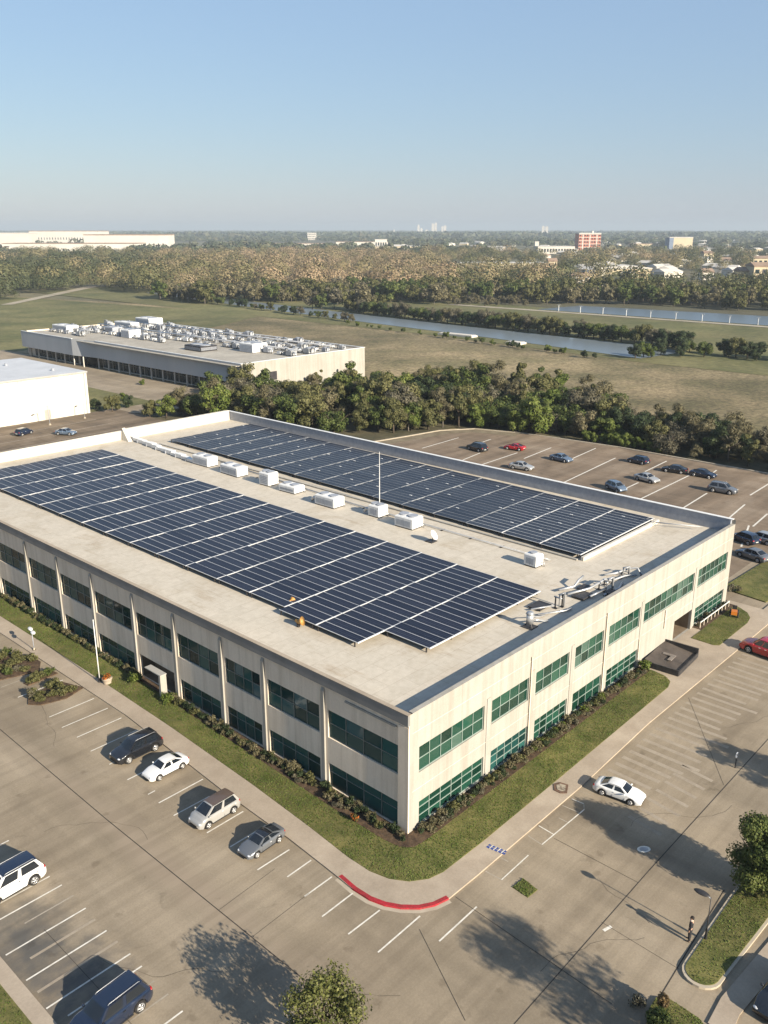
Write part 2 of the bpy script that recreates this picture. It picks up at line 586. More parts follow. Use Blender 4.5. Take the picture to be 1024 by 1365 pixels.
def tag(o, label=None, cat=None, group=None, kind=None):
    if label:
        o['label'] = label
    if cat:
        o['category'] = cat
    if group:
        o['group'] = group
    if kind:
        o['kind'] = kind
    return o


def empty(name, loc=(0, 0, 0), rz=0.0, label=None, cat=None, group=None):
    o = bpy.data.objects.new(name, None)
    o.empty_display_size = 0.3
    C.objects.link(o)
    o.location = loc
    o.rotation_euler = (0, 0, rz)
    return tag(o, label, cat, group)


def copy_tree(o, parent=None):
    c = o.copy()
    C.objects.link(c)
    c.parent = parent
    for ch in list(o.children):
        copy_tree(ch, c)
    return c


def structure(mb, name, mat):
    return tag(mb.build(name, mat), kind='structure')


def sheet(name, mat, poly, z):
    mb = MB()
    mb.quad(*[(x, y, z) for x, y in poly])
    return structure(mb, name, mat)


def inside(p, poly):
    x, y = p
    r = False
    j = len(poly) - 1
    for i in range(len(poly)):
        xi, yi = poly[i]
        xj, yj = poly[j]
        if (yi > y) != (yj > y) and x < (xj - xi) * (y - yi) / (yj - yi) + xi:
            r = not r
        j = i
    return r


def cards(name, pos, nrm, size, tint, mat, aspect=.62, parent=None):
    """many small leaf-like faces as one mesh"""
    n = len(pos)
    r = rng.normal(size=(n, 3))
    a = np.cross(nrm, r)
    a /= np.linalg.norm(a, axis=1)[:, None] + 1e-9
    b = np.cross(nrm, a)
    b /= np.linalg.norm(b, axis=1)[:, None] + 1e-9
    s = np.asarray(size)[:, None]
    v = np.stack([pos - a * s, pos - b * s * aspect, pos + a * s, pos + b * s * aspect], 1).reshape(-1, 3)
    me = bpy.data.meshes.new(name)
    me.vertices.add(4 * n)
    me.vertices.foreach_set('co', v.astype(np.float32).ravel())
    me.loops.add(4 * n)
    me.loops.foreach_set('vertex_index', np.arange(4 * n, dtype=np.int32))
    me.polygons.add(n)
    me.polygons.foreach_set('loop_start', np.arange(0, 4 * n, 4, dtype=np.int32))
    me.materials.append(M[mat])
    t = me.attributes.new('tint', 'FLOAT', 'FACE')
    t.data.foreach_set('value', np.clip(tint, 0, 1).astype(np.float32))
    me.update(calc_edges=True)
    me.validate()
    o = bpy.data.objects.new(name, me)
    C.objects.link(o)
    o.parent = parent
    return o


def unit(n):
    d_ = rng.normal(size=(n, 3))
    return d_ / np.linalg.norm(d_, axis=1)[:, None]


def crown_points(blobs, n, lo=.45, nz=.55):
    """points in the outer part of a handful of lobes, facing outwards with some disorder"""
    bl = np.array(blobs)
    wgt = bl[:, 3] ** 2
    k = rng.choice(len(bl), n, p=wgt / wgt.sum())
    dr = unit(n)
    rad = bl[k, 3] * rng.uniform(lo, 1.06, n)
    p = bl[k, :3] + dr * rad[:, None] * np.array([1, 1, .82])
    nr = dr + rng.normal(size=(n, 3)) * nz + np.array([0, 0, .3])
    nr /= np.linalg.norm(nr, axis=1)[:, None]
    t = rng.uniform(.15, .85, n) + (k % 5 - 2) * .07
    return p, nr, t


def lobes(R, H, z0, n, seed):
    rs = random.Random(seed)
    out = [(0, 0, z0 + H * .5, R * .55)]
    for i in range(n):
        a = rs.uniform(0, 2 * PI)
        h = rs.uniform(.12, .95)
        k = math.sqrt(max(.05, 1 - (2 * h - 1) ** 2 * .8)) * rs.uniform(.45, .78)
        out.append((math.cos(a) * R * k, math.sin(a) * R * k, z0 + H * h, R * rs.uniform(.24, .42)))
    return out


def trunk_mesh(name, H, r, R, seed, parent, mat='bark', limbs=6):
    rs = random.Random(seed)
    mb = MB()
    lean = (rs.uniform(-.3, .3), rs.uniform(-.3, .3))
    mb.tube([(0, 0, -.15), (lean[0] * .3, lean[1] * .3, H * .4), (lean[0], lean[1], H * .85)], [r * 1.25, r, r * .35], 8)
    for i in range(limbs):
        a = rs.uniform(0, 2 * PI)
        z = H * rs.uniform(.3, .7)
        L = R * rs.uniform(.5, .85)
        bx, by = lean[0] * z / H, lean[1] * z / H
        mb.tube([(bx, by, z), (bx + math.cos(a) * L * .5, by + math.sin(a) * L * .5, z + L * .45), (bx + math.cos(a) * L, by + math.sin(a) * L, z + L * .9)],
                [r * .5, r * .32, r * .1], 5)
    return mb.build('trunk', mat, parent, True)


# ------------------------------------------------------------------ land, paving, water
def gridsheet(name, mat, x0, x1, y0, y1, z):
    return sheet(name, mat, [(x0, y0), (x1, y0), (x1, y1), (x0, y1)], z)


gridsheet('ground', 'ground', -24000, 24000, -24000, 24000, -.60)
sheet('field', 'field', [(60, -400), (262, -400), (262, 420), (225, 600), (-200, 900), (-300, 300), (60, 300)], -.40)
sheet('meadow_verge', 'greenfield', [(60, 285), (180, 285), (262, 330), (225, 600), (-200, 900), (-300, 300)], -.34)
sheet('river_bank', 'greenfield', [(240, -400), (400, -400), (400, 300), (330, 600), (262, 600), (250, 200), (236, 105)], -.32)
sheet('woodland_floor', 'floor', [(119, -60), (132, -60), (146, 45), (160, 95), (156, 130), (146, 150), (66, 200), (60, 94), (98, 87), (113, 85), (120, 50)], -.20)
sheet('river', 'water', [(244, 107), (272, 103), (278, 128), (288, 225), (298, 300), (330, 520), (312, 520), (280, 330), (269, 262), (258, 180)], -.22)
sheet('canal', 'canal', [(385, -60), (433, -60), (432, 130), (424, 238), (386, 243)], -.22)
sheet('gravel_track', 'track', [(375, -60), (381, -60), (383, 300), (377, 300)], -.20)
sheet('gravel_path', 'track', [(196, 493), (202, 490), (330, 612), (326, 622)], -.2)

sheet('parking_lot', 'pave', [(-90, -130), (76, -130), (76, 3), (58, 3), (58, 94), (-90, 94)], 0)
BL = [(76, -130), (119.5, -130), (119.5, 48), (117, 70), (113.5, 80), (107, 84.5), (98, 86), (58, 94), (58, 3), (76, 3)]
sheet('back_parking_lot', 'backlot', BL, 0)
sheet('rear_parking_lot', 'rearlot', [(-90, 94), (64, 94), (72, 128), (72, 160), (-90, 160)], 0)
sheet('warehouse_apron', 'pave', [(84, 150), (104, 150), (104, 290), (84, 290)], -.12)
sheet('forecourt_verge', 'greenfield', [(65, 160), (84, 160), (84, 290), (65, 290)], -.14)
sheet('service_yard', 'pave', [(74, 148.5), (100, 148.5), (103, 160), (68, 160)], -.06)


def arc(cx, cy, r, a0, a1, n=12):
    return [(cx + r * math.cos(math.radians(a0 + (a1 - a0) * i / n)), cy + r * math.sin(math.radians(a0 + (a1 - a0) * i / n))) for i in range(n + 1)]


# sidewalk band round the office corner (kerb edge outside, lawn edge inside)
out_edge = [(-5.05, 94), (-5.05, 30), (-5.35, 25), (-6.05, 14), (-6.3, 6), (-6.6, 1.5), (-6.8, -1), (-6.75, -2.4), (-6.45, -3.5), (-5.9, -4.5), (-5.1, -5.4), (-4.2, -5.95), (-3.1, -6.25), (0, -6.3), (14, -6.25), (26, -5.8), (46, -5.9), (64, -5.9)]
in_edge = [(-3.0, 94), (-3.15, 40), (-3.45, 25), (-3.95, 13), (-4.4, 6), (-4.8, 1.5), (-4.8, -.6), (-4.45, -2.1), (-3.7, -3.3), (-2.6, -4.1), (-1.4, -4.4), (3, -4.5), (14, -4.4), (33.4, -4.15)]
right_in = [(33.4, -4.15), (34.6, -3.8), (35.3, -2.9), (35.5, -1.6), (35.5, 0.1)]
mb = MB()
walk_poly = [(-5.05, 94)] + out_edge[1:] + [(64, -4.0), (58.2, -4.0), (58.2, 0.1), (35.5, 0.1)] + right_in[::-1][1:] + in_edge[::-1][1:]
mb.slab(walk_poly, -.1, .12)
structure(mb, 'sidewalk', 'walk')


def inset_curve(curve, dist):
    res = []
    for i, p in enumerate(curve):
        a, b = curve[max(0, i - 1)], curve[min(len(curve) - 1, i + 1)]
        t = Vector((b[0] - a[0], b[1] - a[1])).normalized()
        res.append((p[0] - t.y * dist, p[1] + t.x * dist))
    return res


# red painted kerb face and lip
mb = MB()
redc = [p for p in out_edge if p[1] < 1.6 and p[0] < -2.9]
redc = [(-6.62, .6)] + redc[1:]
lip = inset_curve(redc, .30)
lo_ = inset_curve(redc, -.012)
for i in range(len(redc) - 1):
    mb.quad((*redc[i], .126), (*redc[i + 1], .126), (*lip[i + 1], .126), (*lip[i], .126))
    mb.quad((*lo_[i], .004), (*lo_[i + 1], .004), (*redc[i + 1], .126), (*redc[i], .126))
structure(mb, 'painted_kerb', 'redpaint')
# concrete gutter outside the red kerb
mb = MB()
g0 = inset_curve(redc, -.014)
g1 = inset_curve(redc, -.32)
for i in range(len(redc) - 1):
    mb.quad((*g1[i], .004), (*g1[i + 1], .004), (*g0[i + 1], .004), (*g0[i], .004))
structure(mb, 'gutter', 'kerb')

bed_edge = [(-.35, 94), (-.5, 38), (-.8, 30), (-1.0, 26), (-1.35, 16), (-1.7, 6), (-1.75, 1), (-1.55, -.5), (-1.0, -1.2), (0, -1.4), (35.2, -1.3)]
mb = MB()
lawn_poly = in_edge + right_in[1:-1] + [(35.5, -1.3)] + bed_edge[::-1]
mb.slab(lawn_poly, 0, .15)
structure(mb, 'lawn', 'lawn')
mb = MB()
mb.slab(bed_edge[:-1] + [(35.3, -1.3), (35.3, 0.05), (.05, .05), (.05, 94)], 0, .17)
structure(mb, 'planting_bed', 'soil')
# second lawn past the loading bay
mb = MB()
L2 = [(45.2, -1.1), (45.2, -3.6), (45.6, -4.1), (53.2, -4.1), (54.8, -3.8), (56.0, -3.0), (56.9, -1.6), (57.1, -1.1)]
mb.slab(L2, 0, .16)
structure(mb, 'lawn', 'lawn')
mb = MB()
mb.slab([(47.9, -1.1), (57.1, -1.1), (57.1, .05), (47.9, .05)], 0, .17)
structure(mb, 'planting_bed', 'soil')
# lawn beyond the building end, with its kerb
mb = MB()
L3 = [(60.6, -3.4), (74, -6.0), (78, 1.6), (62.2, 2.2), (61.2, 1.0)]
mb.slab(L3, 0, .14)
structure(mb, 'lawn', 'lawn')

# kerbed island across the drive with the round tree
ISL = arc(2.35, -21.2, 1.15, 90, 265, 10) + [(9.0, -22.6), (30, -23.2), (30, -19.7), (9.5, -19.85)]
mb = MB()
mb.slab(ISL, 0, .15)
structure(mb, 'kerb', 'kerb')
ISL2 = arc(2.4, -21.2, .98, 90, 265, 10) + [(9.0, -22.43), (30, -23.0), (30, -19.9), (9.5, -20.03)]
mb = MB()
mb.slab(ISL2, .1, .19)
structure(mb, 'lawn', 'lawn')
mb = MB()
mb.slab([(-.75, -22.9), (1.4, -22.75), (9, -23.3), (30, -23.8), (30, -25.0), (9, -24.7), (1.0, -24.0), (-1.0, -24.2)], 0, .1)
structure(mb, 'path', 'walk')
# small planted island near the bottom of the frame
ISL3 = [(-1.15, -20.0), (-.75, -20.6), (-.85, -22.4), (-2.2, -25), (-8, -25), (-7.6, -23), (-4.6, -21.0), (-2.4, -20.1)][::-1]
ISL3 = ISL3 if sum(ISL3[i][0] * ISL3[(i + 1) % 8][1] - ISL3[(i + 1) % 8][0] * ISL3[i][1] for i in range(8)) > 0 else ISL3[::-1]
mb = MB()
mb.slab(ISL3, 0, .16)
structure(mb, 'lawn', 'lawn')
# sidewalk and lawn along the west edge of the lot
mb = MB()
mb.slab([(-26.6, -60), (-25.55, -60), (-25.5, 40), (-26.4, 40)], 0, .12)
structure(mb, 'sidewalk', 'walk')
mb = MB()
mb.slab([(-60, -60), (-26.6, -60), (-26.4, 40), (-60, 40)], 0, .15)
structure(mb, 'lawn', 'lawn')
# planted strips between the stalls by the entrance
ISLES = [[(-5.3, 45.6), (-5.4, 47.6), (-7.2, 50.4), (-12, 50.9), (-12.5, 45.3), (-9.75, 44.9), (-6.4, 43.8)],
         [(-5.05, 37.5), (-5.9, 40.0), (-6.6, 40.3), (-9.6, 39.6), (-10.2, 38.4), (-9.4, 37.4), (-7.2, 36.8)],
         [(-5.3, 42.0), (-5.5, 43.2), (-8.6, 42.6), (-8.5, 41.8)]]
for p in ISLES:
    a2 = sum(p[i][0] * p[(i + 1) % len(p)][1] - p[(i + 1) % len(p)][0] * p[i][1] for i in range(len(p)))
    mb = MB()
    mb.slab(p if a2 > 0 else p[::-1], 0, .10)
    structure(mb, 'planting_bed', 'soil')
# square of grass growing in the drive
mb = MB()
mb.slab([(.6, -10.0), (1.65, -10.08), (1.9, -8.75), (.7, -8.7)], 0, .05)
structure(mb, 'lawn', 'lawn')
# kerb and verge round the back lot
edge = [(119.5, -130), (119.5, 48), (117, 70), (113.5, 80), (107, 84.5), (98, 86), (62, 93.2)]
o2 = inset_curve(edge, -.45)
mb = MB()
for i in range(len(edge) - 1):
    mb.quad((*o2[i], .16), (*edge[i], .16), (*edge[i + 1], .16), (*o2[i + 1], .16))
    mb.quad((*edge[i], 0), (*edge[i + 1], 0), (*edge[i + 1], .16), (*edge[i], .16))
    mb.quad((*o2[i + 1], -.4), (*o2[i], -.4), (*o2[i], .16), (*o2[i + 1], .16))
structure(mb, 'kerb', 'kerb')
mb = MB()
i2 = inset_curve(edge, 3.2)
for i in range(2, len(edge) - 1):
    mb.quad((*edge[i], .02), (*edge[i + 1], .02), (*i2[i + 1], .02), (*i2[i], .02))
structure(mb, 'gravel_verge', 'gravel')

# ------------------------------------------------------------------ painted markings and joints
white, worn, ghost, seal = MB(), MB(), MB(), MB()


def stripe(mb, a, b, wd, z=.006):
    a, b = Vector((a[0], a[1])), Vector((b[0], b[1]))
    t = (b - a).normalized()
    nrm = Vector((-t.y, t.x)) * wd / 2
    n = max(1, int((b - a).length / 2.5))
    for i in range(n):
        p, q = a + (b - a) * i / n, a + (b - a) * (i + 1) / n
        mb.quad((*(p - nrm), z), (*(q - nrm), z), (*(q + nrm), z), (*(p + nrm), z))


for y, x0, x1, mbx in [(43.5, -10.4, -8.2, worn), (40.45, -10.2, -5.6, white), (34.9, -9.9, -5.4, white), (32.4, -10, -5.45, white), (29.95, -9.9, -5.5, white), (27.1, -10.2, -5.6, white),
                       (24.2, -10.15, -6, white), (21.2, -10.3, -6.2, white), (18.3, -10.25, -9.6, white), (16.75, -10.3, -6.1, white), (14.6, -10.4, -7.1, white),
                       (8.6, -9.7, -6.4, white), (5.3, -9.9, -7.0, white), (3.25, -8.95, -6.7, white), (-1.17, -9.85, -7.0, white), (-3.47, -9.75, -6.9, white), (-5.85, -9.55, -5.5, white), (-8.05, -6.3, -2.35, white),
                       (11.1, -9.9, -6.5, white), (1.0, -9.4, -6.85, white)]:
    stripe(mbx, (x0, y), (x1, y + random.uniform(-.06, .06)), .11)
for k, (y, x0, x1, mbx) in enumerate([(18.4, -25.4, -21.4, white), (16.5, -25.3, -20.0, worn), (15.3, -25.3, -20.0, white), (13.9, -25.2, -19.85, white), (12.4, -23.2, -19.8, worn), (10.75, -25.2, -19.85, white), (9.4, -24.3, -19.95, ghost),
                                      (8.0, -25.25, -19.95, white), (6.7, -25.2, -19.95, ghost), (5.25, -25.4, -19.95, white), (3.9, -24.8, -20.0, white), (2.4, -25, -20.1, worn), (1.0, -25, -20.1, worn), (-.6, -25, -20.2, white), (-2.4, -25, -20.2, white),
                                      (21.0, -25.4, -20.2, white), (23.6, -25.4, -20.2, white), (26.2, -25.4, -20.2, white), (28.8, -25.4, -20.2, white)]):
    stripe(mbx, (x0, y), (x1, y), .11 if mbx is not ghost else .2)
# bays along the south sidewalk
for a, b, mbx in [((5.9, -6.45), (5.75, -7.75), worn), ((5.75, -7.75), (11.4, -7.9), white), ((7.4, -6.4), (7.3, -7.75), white), ((11.4, -7.9), (12.0, -7.5), worn), ((12.0, -7.5), (11.9, -6.5), white), ((10.7, -6.4), (10.8, -7.8), worn),
                  ((.8, -7.72), (4.15, -7.67), white), ((.75, -6.4), (.82, -7.7), worn), ((2.6, -6.4), (2.62, -7.0), worn), ((9.2, -7.0), (9.2, -7.8), worn), ((13.2, -6.4), (13.4, -7.6), ghost)]:
    stripe(mbx, a, b, .085)
stripe(white, (1.45, -15.15), (2.1, -15.33), .22)
# rubbed-out stalls of the south lot
for i in range(26):
    x = 17.4 + i * 1.22
    stripe(ghost, (x, -6.6), (x + random.uniform(-.15, .1), -10.4 - random.uniform(0, 2.2)), .42)
for i in range(7):
    x = 13.0 + i * 1.5
    stripe(ghost, (x, -10.8), (x - .4, -13.6), .34)
# back lot stalls
for y0, y1, x0, x1 in [(77.0, 77.4, 92, 104.5), (65.0, 66, 90, 97), (60.2, 60.6, 89, 102), (57.0, 58, 99, 110.2), (50.1, 51.1, 105.5, 116), (42.2, 44.2, 89, 111.5), (32.3, 32.6, 89, 98.5), (27.6, 28.1, 88, 109), (20.2, 21.0, 88, 100.3), (25.2, 26, 110, 116),
                       (12.7, 13.8, 88, 98.2), (8.6, 9.3, 88, 95.7), (6.4, 9.2, 78, 88), (70.8, 71.5, 100, 108), (35.2, 35.8, 106, 116), (15.2, 15.6, 104, 116), (3.0, 3.6, 88, 116), (-4, -3.6, 88, 116)]:
    stripe(white, (x0, y0), (x1, y1), .26)
# rear lot lines
for i in range(7):
    stripe(worn, (18 + i * 1.0, 112 + i * 6.2), (62, 112 + i * 6.6), .2)
structure(white, 'road_markings', 'white_line')
structure(worn, 'road_markings', 'worn_line')
structure(ghost, 'road_markings', 'ghost_line')
# dark sealed joints
for a, b, wd in [((-13.6, 60), (-14.1, 18), .07), ((-14.1, 18), (-14.0, -14.9), .07), ((-14.0, -14.9), (-13.9, -40), .05), ((-40, -15.2), (-8, -14.95), .05), ((-8, -14.95), (8.5, -14.7), .06), ((8.5, -14.7), (76, -14.4), .07),
                 ((-2.6, -6.4), (-3.2, -18.3), .045), ((-6.4, -6.5), (-9.8, -12.8), .04), ((6.95, -8.0), (6.9, -14.7), .04), ((-.9, -20.1), (10.2, -19.3), .07), ((-18.3, -7.4), (-15.0, 1.8), .0), ((21.7, -14.5), (33, -6.4), .03),
                 ((-22.7, -5), (-22.6, 11), .035), ((2.0, -14.7), (1.8, -20), .03), ((-9, 4.5), (-14, 4.2), .025), ((-9, 1), (-14, .8), .025)]:
    if wd:
        stripe(seal, a, b, wd, .009)
for a, ang, ln in [((-18, 20), .3, 9), ((-11, -9), 1.9, 7), ((-4, -14), .2, 8), ((12, -11.5), .1, 10), ((-17, 0), 2.2, 8), ((30, -11), -.4, 9), ((4, -17), 1.2, 5), ((-12, 30), .9, 10), ((-19, 33), 1.7, 8)]:
    p = Vector(a)
    for k in range(int(ln / .6)):
        ang += random.uniform(-.45, .45)
        q = p + Vector((math.cos(ang), math.sin(ang))) * .6
        stripe(seal, p, q, random.uniform(.012, .026), .009)
        p = q
structure(seal, 'pavement_joint', 'sealant')


# ------------------------------------------------------------------ the office building
OB = empty('office_building', (0, 0, 0), 0, "long two-storey cream office building with green windows and a flat roof full of solar arrays", "building")
BW, BD, RZ, PZ = 57.0, 94.0, 9.0, 10.0


def facade_pt(axis):
    return (lambda a, o, z: (a, -o, z)) if axis == 'x' else (lambda a, o, z: (-o, a, z))


def wall_with_holes(axis, a0, a1, z0, z1, holes, reveal=.25):
    f = facade_pt(axis)
    mb = MB()
    us = sorted({a0, a1, *[h[0] for h in holes], *[h[1] for h in holes]})
    zs = sorted({z0, z1, *[h[2] for h in holes], *[h[3] for h in holes]})

    def q(p, r, s, t):
        pts = [p, r, s, t]
        mb.quad(*(pts if axis == 'x' else pts[::-1]))
    for i in range(len(us) - 1):
        for j in range(len(zs) - 1):
            cu, cz = (us[i] + us[i + 1]) / 2, (zs[j] + zs[j + 1]) / 2
            if any(h[0] < cu < h[1] and h[2] < cz < h[3] for h in holes):
                continue
            q(f(us[i], 0, zs[j]), f(us[i + 1], 0, zs[j]), f(us[i + 1], 0, zs[j + 1]), f(us[i], 0, zs[j + 1]))
    for h in holes:
        r = -reveal
        q(f(h[0], 0, h[2]), f(h[0], 0, h[3]), f(h[0], r, h[3]), f(h[0], r, h[2]))
        q(f(h[1], 0, h[3]), f(h[1], 0, h[2]), f(h[1], r, h[2]), f(h[1], r, h[3]))
        q(f(h[0], 0, h[2]), f(h[0], r, h[2]), f(h[1], r, h[2]), f(h[1], 0, h[2]))
        q(f(h[0], 0, h[3]), f(h[1], 0, h[3]), f(h[1], r, h[3]), f(h[0], r, h[3]))
    return mb


def window(axis, a0, a1, z0, z1, ncol, rows, glass, frame='mullion', parent=OB, tint=(.2, 1.0), depth=.2, bar=.055, base=None):
    """frame of bars with a sheet of panes behind; rows lists the heights of the transoms"""
    f = base or facade_pt(axis)
    mb, gl = MB(), MB()

    def bx(u0, u1, v0, v1, o0, o1):
        p, q = f(u0, o0, v0), f(u1, o1, v1)
        mb.box(min(p[0], q[0]), max(p[0], q[0]), min(p[1], q[1]), max(p[1], q[1]), v0, v1)
    d0, d1 = -depth, -depth + .09
    zz = [z0] + list(rows) + [z1]
    uu = [a0 + (a1 - a0) * i / ncol for i in range(ncol + 1)]
    for i, u in enumerate(uu):
        lo_, hi_ = (u, u + bar) if i == 0 else ((u - bar, u) if i == ncol else (u - bar / 2, u + bar / 2))
        bx(lo_, hi_, z0, z1, d0, d1)
    for j, z in enumerate(zz):
        lo_, hi_ = (z, z + bar) if j == 0 else ((z - bar, z) if j == len(zz) - 1 else (z - bar / 2, z + bar / 2))
        for i in range(ncol):
            l = uu[i] + (bar if i == 0 else bar / 2)
            r = uu[i + 1] - (bar if i == ncol - 1 else bar / 2)
            bx(l, r, lo_, hi_, d0, d1 - .012)
    for i in range(ncol):
        for j in range(len(zz) - 1):
            e = [random.uniform(-.006, .006) for _ in range(3)]
            o = d0 + .03
            pts = [f(uu[i], o + e[0], zz[j]), f(uu[i + 1], o + e[1], zz[j]), f(uu[i + 1], o + e[1] + e[2], zz[j + 1]), f(uu[i], o + e[0] + e[2], zz[j + 1])]
            gl.quad(*(pts if axis == 'x' else pts[::-1]))
    wo = mb.build('window', frame, parent)
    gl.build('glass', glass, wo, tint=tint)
    return wo


# south front (sunlit)
RU = [(1.05, 8.9, 6), (9.9, 15.1, 4), (16.15, 21.4, 4), (22.45, 27.45, 4), (28.5, 34.6, 5), (35.5, 47.0, 9), (48.0, 55.85, 7)]
holes = [(a, b, 4.8, 6.95) for a, b, n in RU]
RL = [(1.1, 9.0, 6), (10.0, 15.2, 5), (16.3, 21.5, 5), (22.5, 27.6, 4), (28.6, 34.75, 5), (48.2, 55.9, 6)]
holes += [(a, b, .25, 2.3) for a, b, n in RL]
DOOR = (43.0, 47.25, .125, 2.5)
holes.append(DOOR)
wall_with_holes('x', 0, BW, 0, PZ, holes).build('wall', 'cream', OB)
for a, b, n in RU:
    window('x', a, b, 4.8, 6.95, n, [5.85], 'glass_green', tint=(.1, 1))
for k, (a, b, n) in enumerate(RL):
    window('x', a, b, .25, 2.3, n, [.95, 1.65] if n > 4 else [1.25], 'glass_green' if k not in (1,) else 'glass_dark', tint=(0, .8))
# garage recess
mb = MB()
x0, x1, z0, z1 = DOOR
mb.quad((x0, .25, z0), (x0, .25, z1), (x0, 4, z1), (x0, 4, z0))
mb.quad((x1, .25, z0), (x1, 4, z0), (x1, 4, z1), (x1, .25, z1))
mb.quad((x0, .25, z1), (x1, .25, z1), (x1, 4, z1), (x0, 4, z1))
mb.quad((x0, .25, z0), (x0, 4, z0), (x1, 4, z0), (x1, .25, z0))
mb.quad((x0, 4, z0), (x0, 4, z1), (x1, 4, z1), (x1, 4, z0))
mb.build('garage_recess', 'interior', OB)
# piers standing a little proud, panel joints, downpipes
for x in (9.45, 15.62, 21.95, 28.0, 35.05, 47.5):
    mb = MB()
    mb.box(x - .24, x + .24, -.05, -.002, .1, 7.4)
    mb.build('pier', 'cream', OB)
mb = MB()
for z in (3.5, 8.35):
    mb.box(.3, BW - .2, -.006, -.001, z, z + .035)
mb.build('panel_joint', 'grey_panel', OB)
for x, za, zb in ((15.25, .2, 8.8), (34.85, .4, 3.3), (40.4, 2.6, 4.7), (27.72, .4, 8.6)):
    mb = MB()
    mb.box(x - .05, x + .05, -.13, -.052, za, zb)
    mb.build('downpipe', 'grey_panel', OB)

# west front (shaded)
PIL = [.45, 8.85, 16.05, 21.75, 28.85, 35.7, 43.4, 50.5, 57.75, 65.9, 73.2, 80.4, 87.4, 93.55]
WH = []
bays = []
for i in range(len(PIL) - 1):
    a, b = PIL[i] + .52, PIL[i + 1] - .46
    bays.append((a, b))
    WH.append((a, b, 4.65, 7.1))
    WH.append((a, b, .22, 2.35) if i != 4 else (a, b, .125, 2.6))
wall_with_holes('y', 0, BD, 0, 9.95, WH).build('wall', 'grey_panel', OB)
for i, (a, b) in enumerate(bays):
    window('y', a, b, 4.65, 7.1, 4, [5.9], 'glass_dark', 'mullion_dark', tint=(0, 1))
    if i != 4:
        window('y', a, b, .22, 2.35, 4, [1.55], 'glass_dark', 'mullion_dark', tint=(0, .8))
for y in PIL[1:]:
    mb = MB()
    mb.v = [(-.16, y - .17, .1), (.0, y - .17, .1), (.0, y + .17, .1), (-.16, y + .17, .1), (-.16, y - .17, 8.6), (-.002, y - .17, 8.9), (-.002, y + .17, 8.9), (-.16, y + .17, 8.6)]
    mb.f = [(0, 1, 5, 4), (3, 7, 6, 2), (0, 4, 7, 3), (4, 5, 6, 7), (0, 3, 2, 1)]
    mb.build('pilaster', 'cream', OB)
# corner return in cream
mb = MB()
mb.box(-.12, -.002, .0, 1.0, .1, 8.94)
mb.build('pier', 'grey_panel', OB)
# fascia and coping
mb = MB()
mb.box(-.2, -.003, 0.0, BD, 9.12, 9.99)
mb.build('fascia', surf('grey fascia metal', (.20, .197, .19), (.26, .257, .25), .4, .6), OB)
mb = MB()
mb.box(-.1, -.003, 0.0, BD, 8.97, 9.115)
mb.build('fascia', 'grey_panel', OB)
mb = MB()
mb.box(-.14, 0.0, 1.2, 6.4, 8.55, 8.68)
mb.build('gutter_bracket', 'cream', OB)
mb = MB()
mb.box(-.24, .13, -.06, BD, 10.0, 10.05)
mb.build('coping', 'walk', OB)
# other walls
mb = MB()
mb.quad((BW, 0, 0), (BW, BD, 0), (BW, BD, 10.5), (BW, 0, 10.5))
mb.quad((BW, BD, 0), (0, BD, 0), (0, BD, 10.5), (BW, BD, 10.5))
mb.build('wall', 'cream', OB)
# parapets
mb = MB()
mb.box(.36, BW - .01, .004, .42, 8.9, 10.0)
mb.build('parapet', 'cream', OB)
mb = MB()
mb.box(.004, .11, .43, BD - .01, 8.9, 9.985)
mb.build('parapet', 'cream', OB)
mb = MB()
mb.box(BW - .38, BW - .003, .43, BD - .4, 8.9, 10.55)
mb.build('parapet', 'grey_metal', OB)
mb = MB()
mb.box(BW - .45, BW + .05, .2, BD, 10.56, 10.62)
mb.build('coping', 'white_metal', OB)
mb = MB()
mb.box(.34, 35.0, BD - .42, BD - .006, 8.9, 10.5)
mb.box(35.0, BW - .5, BD - .62, BD - .006, 8.9, 10.75)
mb.build('parapet', 'white_panel', OB)
mb = MB()
mb.v = [(34.2, BD - .62, 9), (35.0, BD - .62, 9), (35, BD - 2.6, 9), (34.2, BD - 2.6, 9), (34.4, BD - .62, 11.0), (34.9, BD - .62, 11.0)]
mb.f = [(0, 1, 5, 4), (1, 2, 5), (2, 3, 4, 5), (3, 0, 4)]
mb.build('buttress', 'white_panel', OB)
mb = MB()
mb.quad((.11, .42, RZ), (BW - .38, .42, RZ), (BW - .38, BD - .42, RZ), (.11, BD - .42, RZ))
mb.build('roof', 'roof', OB)
# dark blue strip behind the south parapet: its shadow put into the colour
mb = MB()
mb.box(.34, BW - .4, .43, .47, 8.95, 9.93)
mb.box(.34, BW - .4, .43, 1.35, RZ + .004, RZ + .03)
mb.build('parapet_shade', surf('blue grey flashing', (.10, .12, .16), (.15, .17, .21), .6, .5), OB)
# entrance on the west front
a, b = bays[4]
mb = MB()
mb.quad((1.6, a, .125), (1.6, b, .125), (1.6, b, 2.6), (1.6, a, 2.6))
mb.quad((.25, a, .125), (1.6, a, .125), (1.6, a, 2.6), (.25, a, 2.6))
mb.quad((.25, b, .125), (.25, b, 2.6), (1.6, b, 2.6), (1.6, b, .125))
mb.quad((.25, a, 2.6), (1.6, a, 2.6), (1.6, b, 2.6), (.25, b, 2.6))
mb.quad((.25, a, .125), (.25, b, .125), (1.6, b, .125), (1.6, a, .125))
mb.build('entrance_recess', 'interior', OB)
fb = lambda a_, o, z: (1.55 - o, a_, z)
for k in range(2):
    y0 = a + .9 + k * 1.7
    window('y', y0, y0 + 1.6, .14, 2.4, 1, [.9], 'glass_dark', 'mullion', base=fb).name = 'entrance_door'
mb = MB()
mb.box(-1.15, -.44, 30.0, 32.6, 2.42, 2.52)
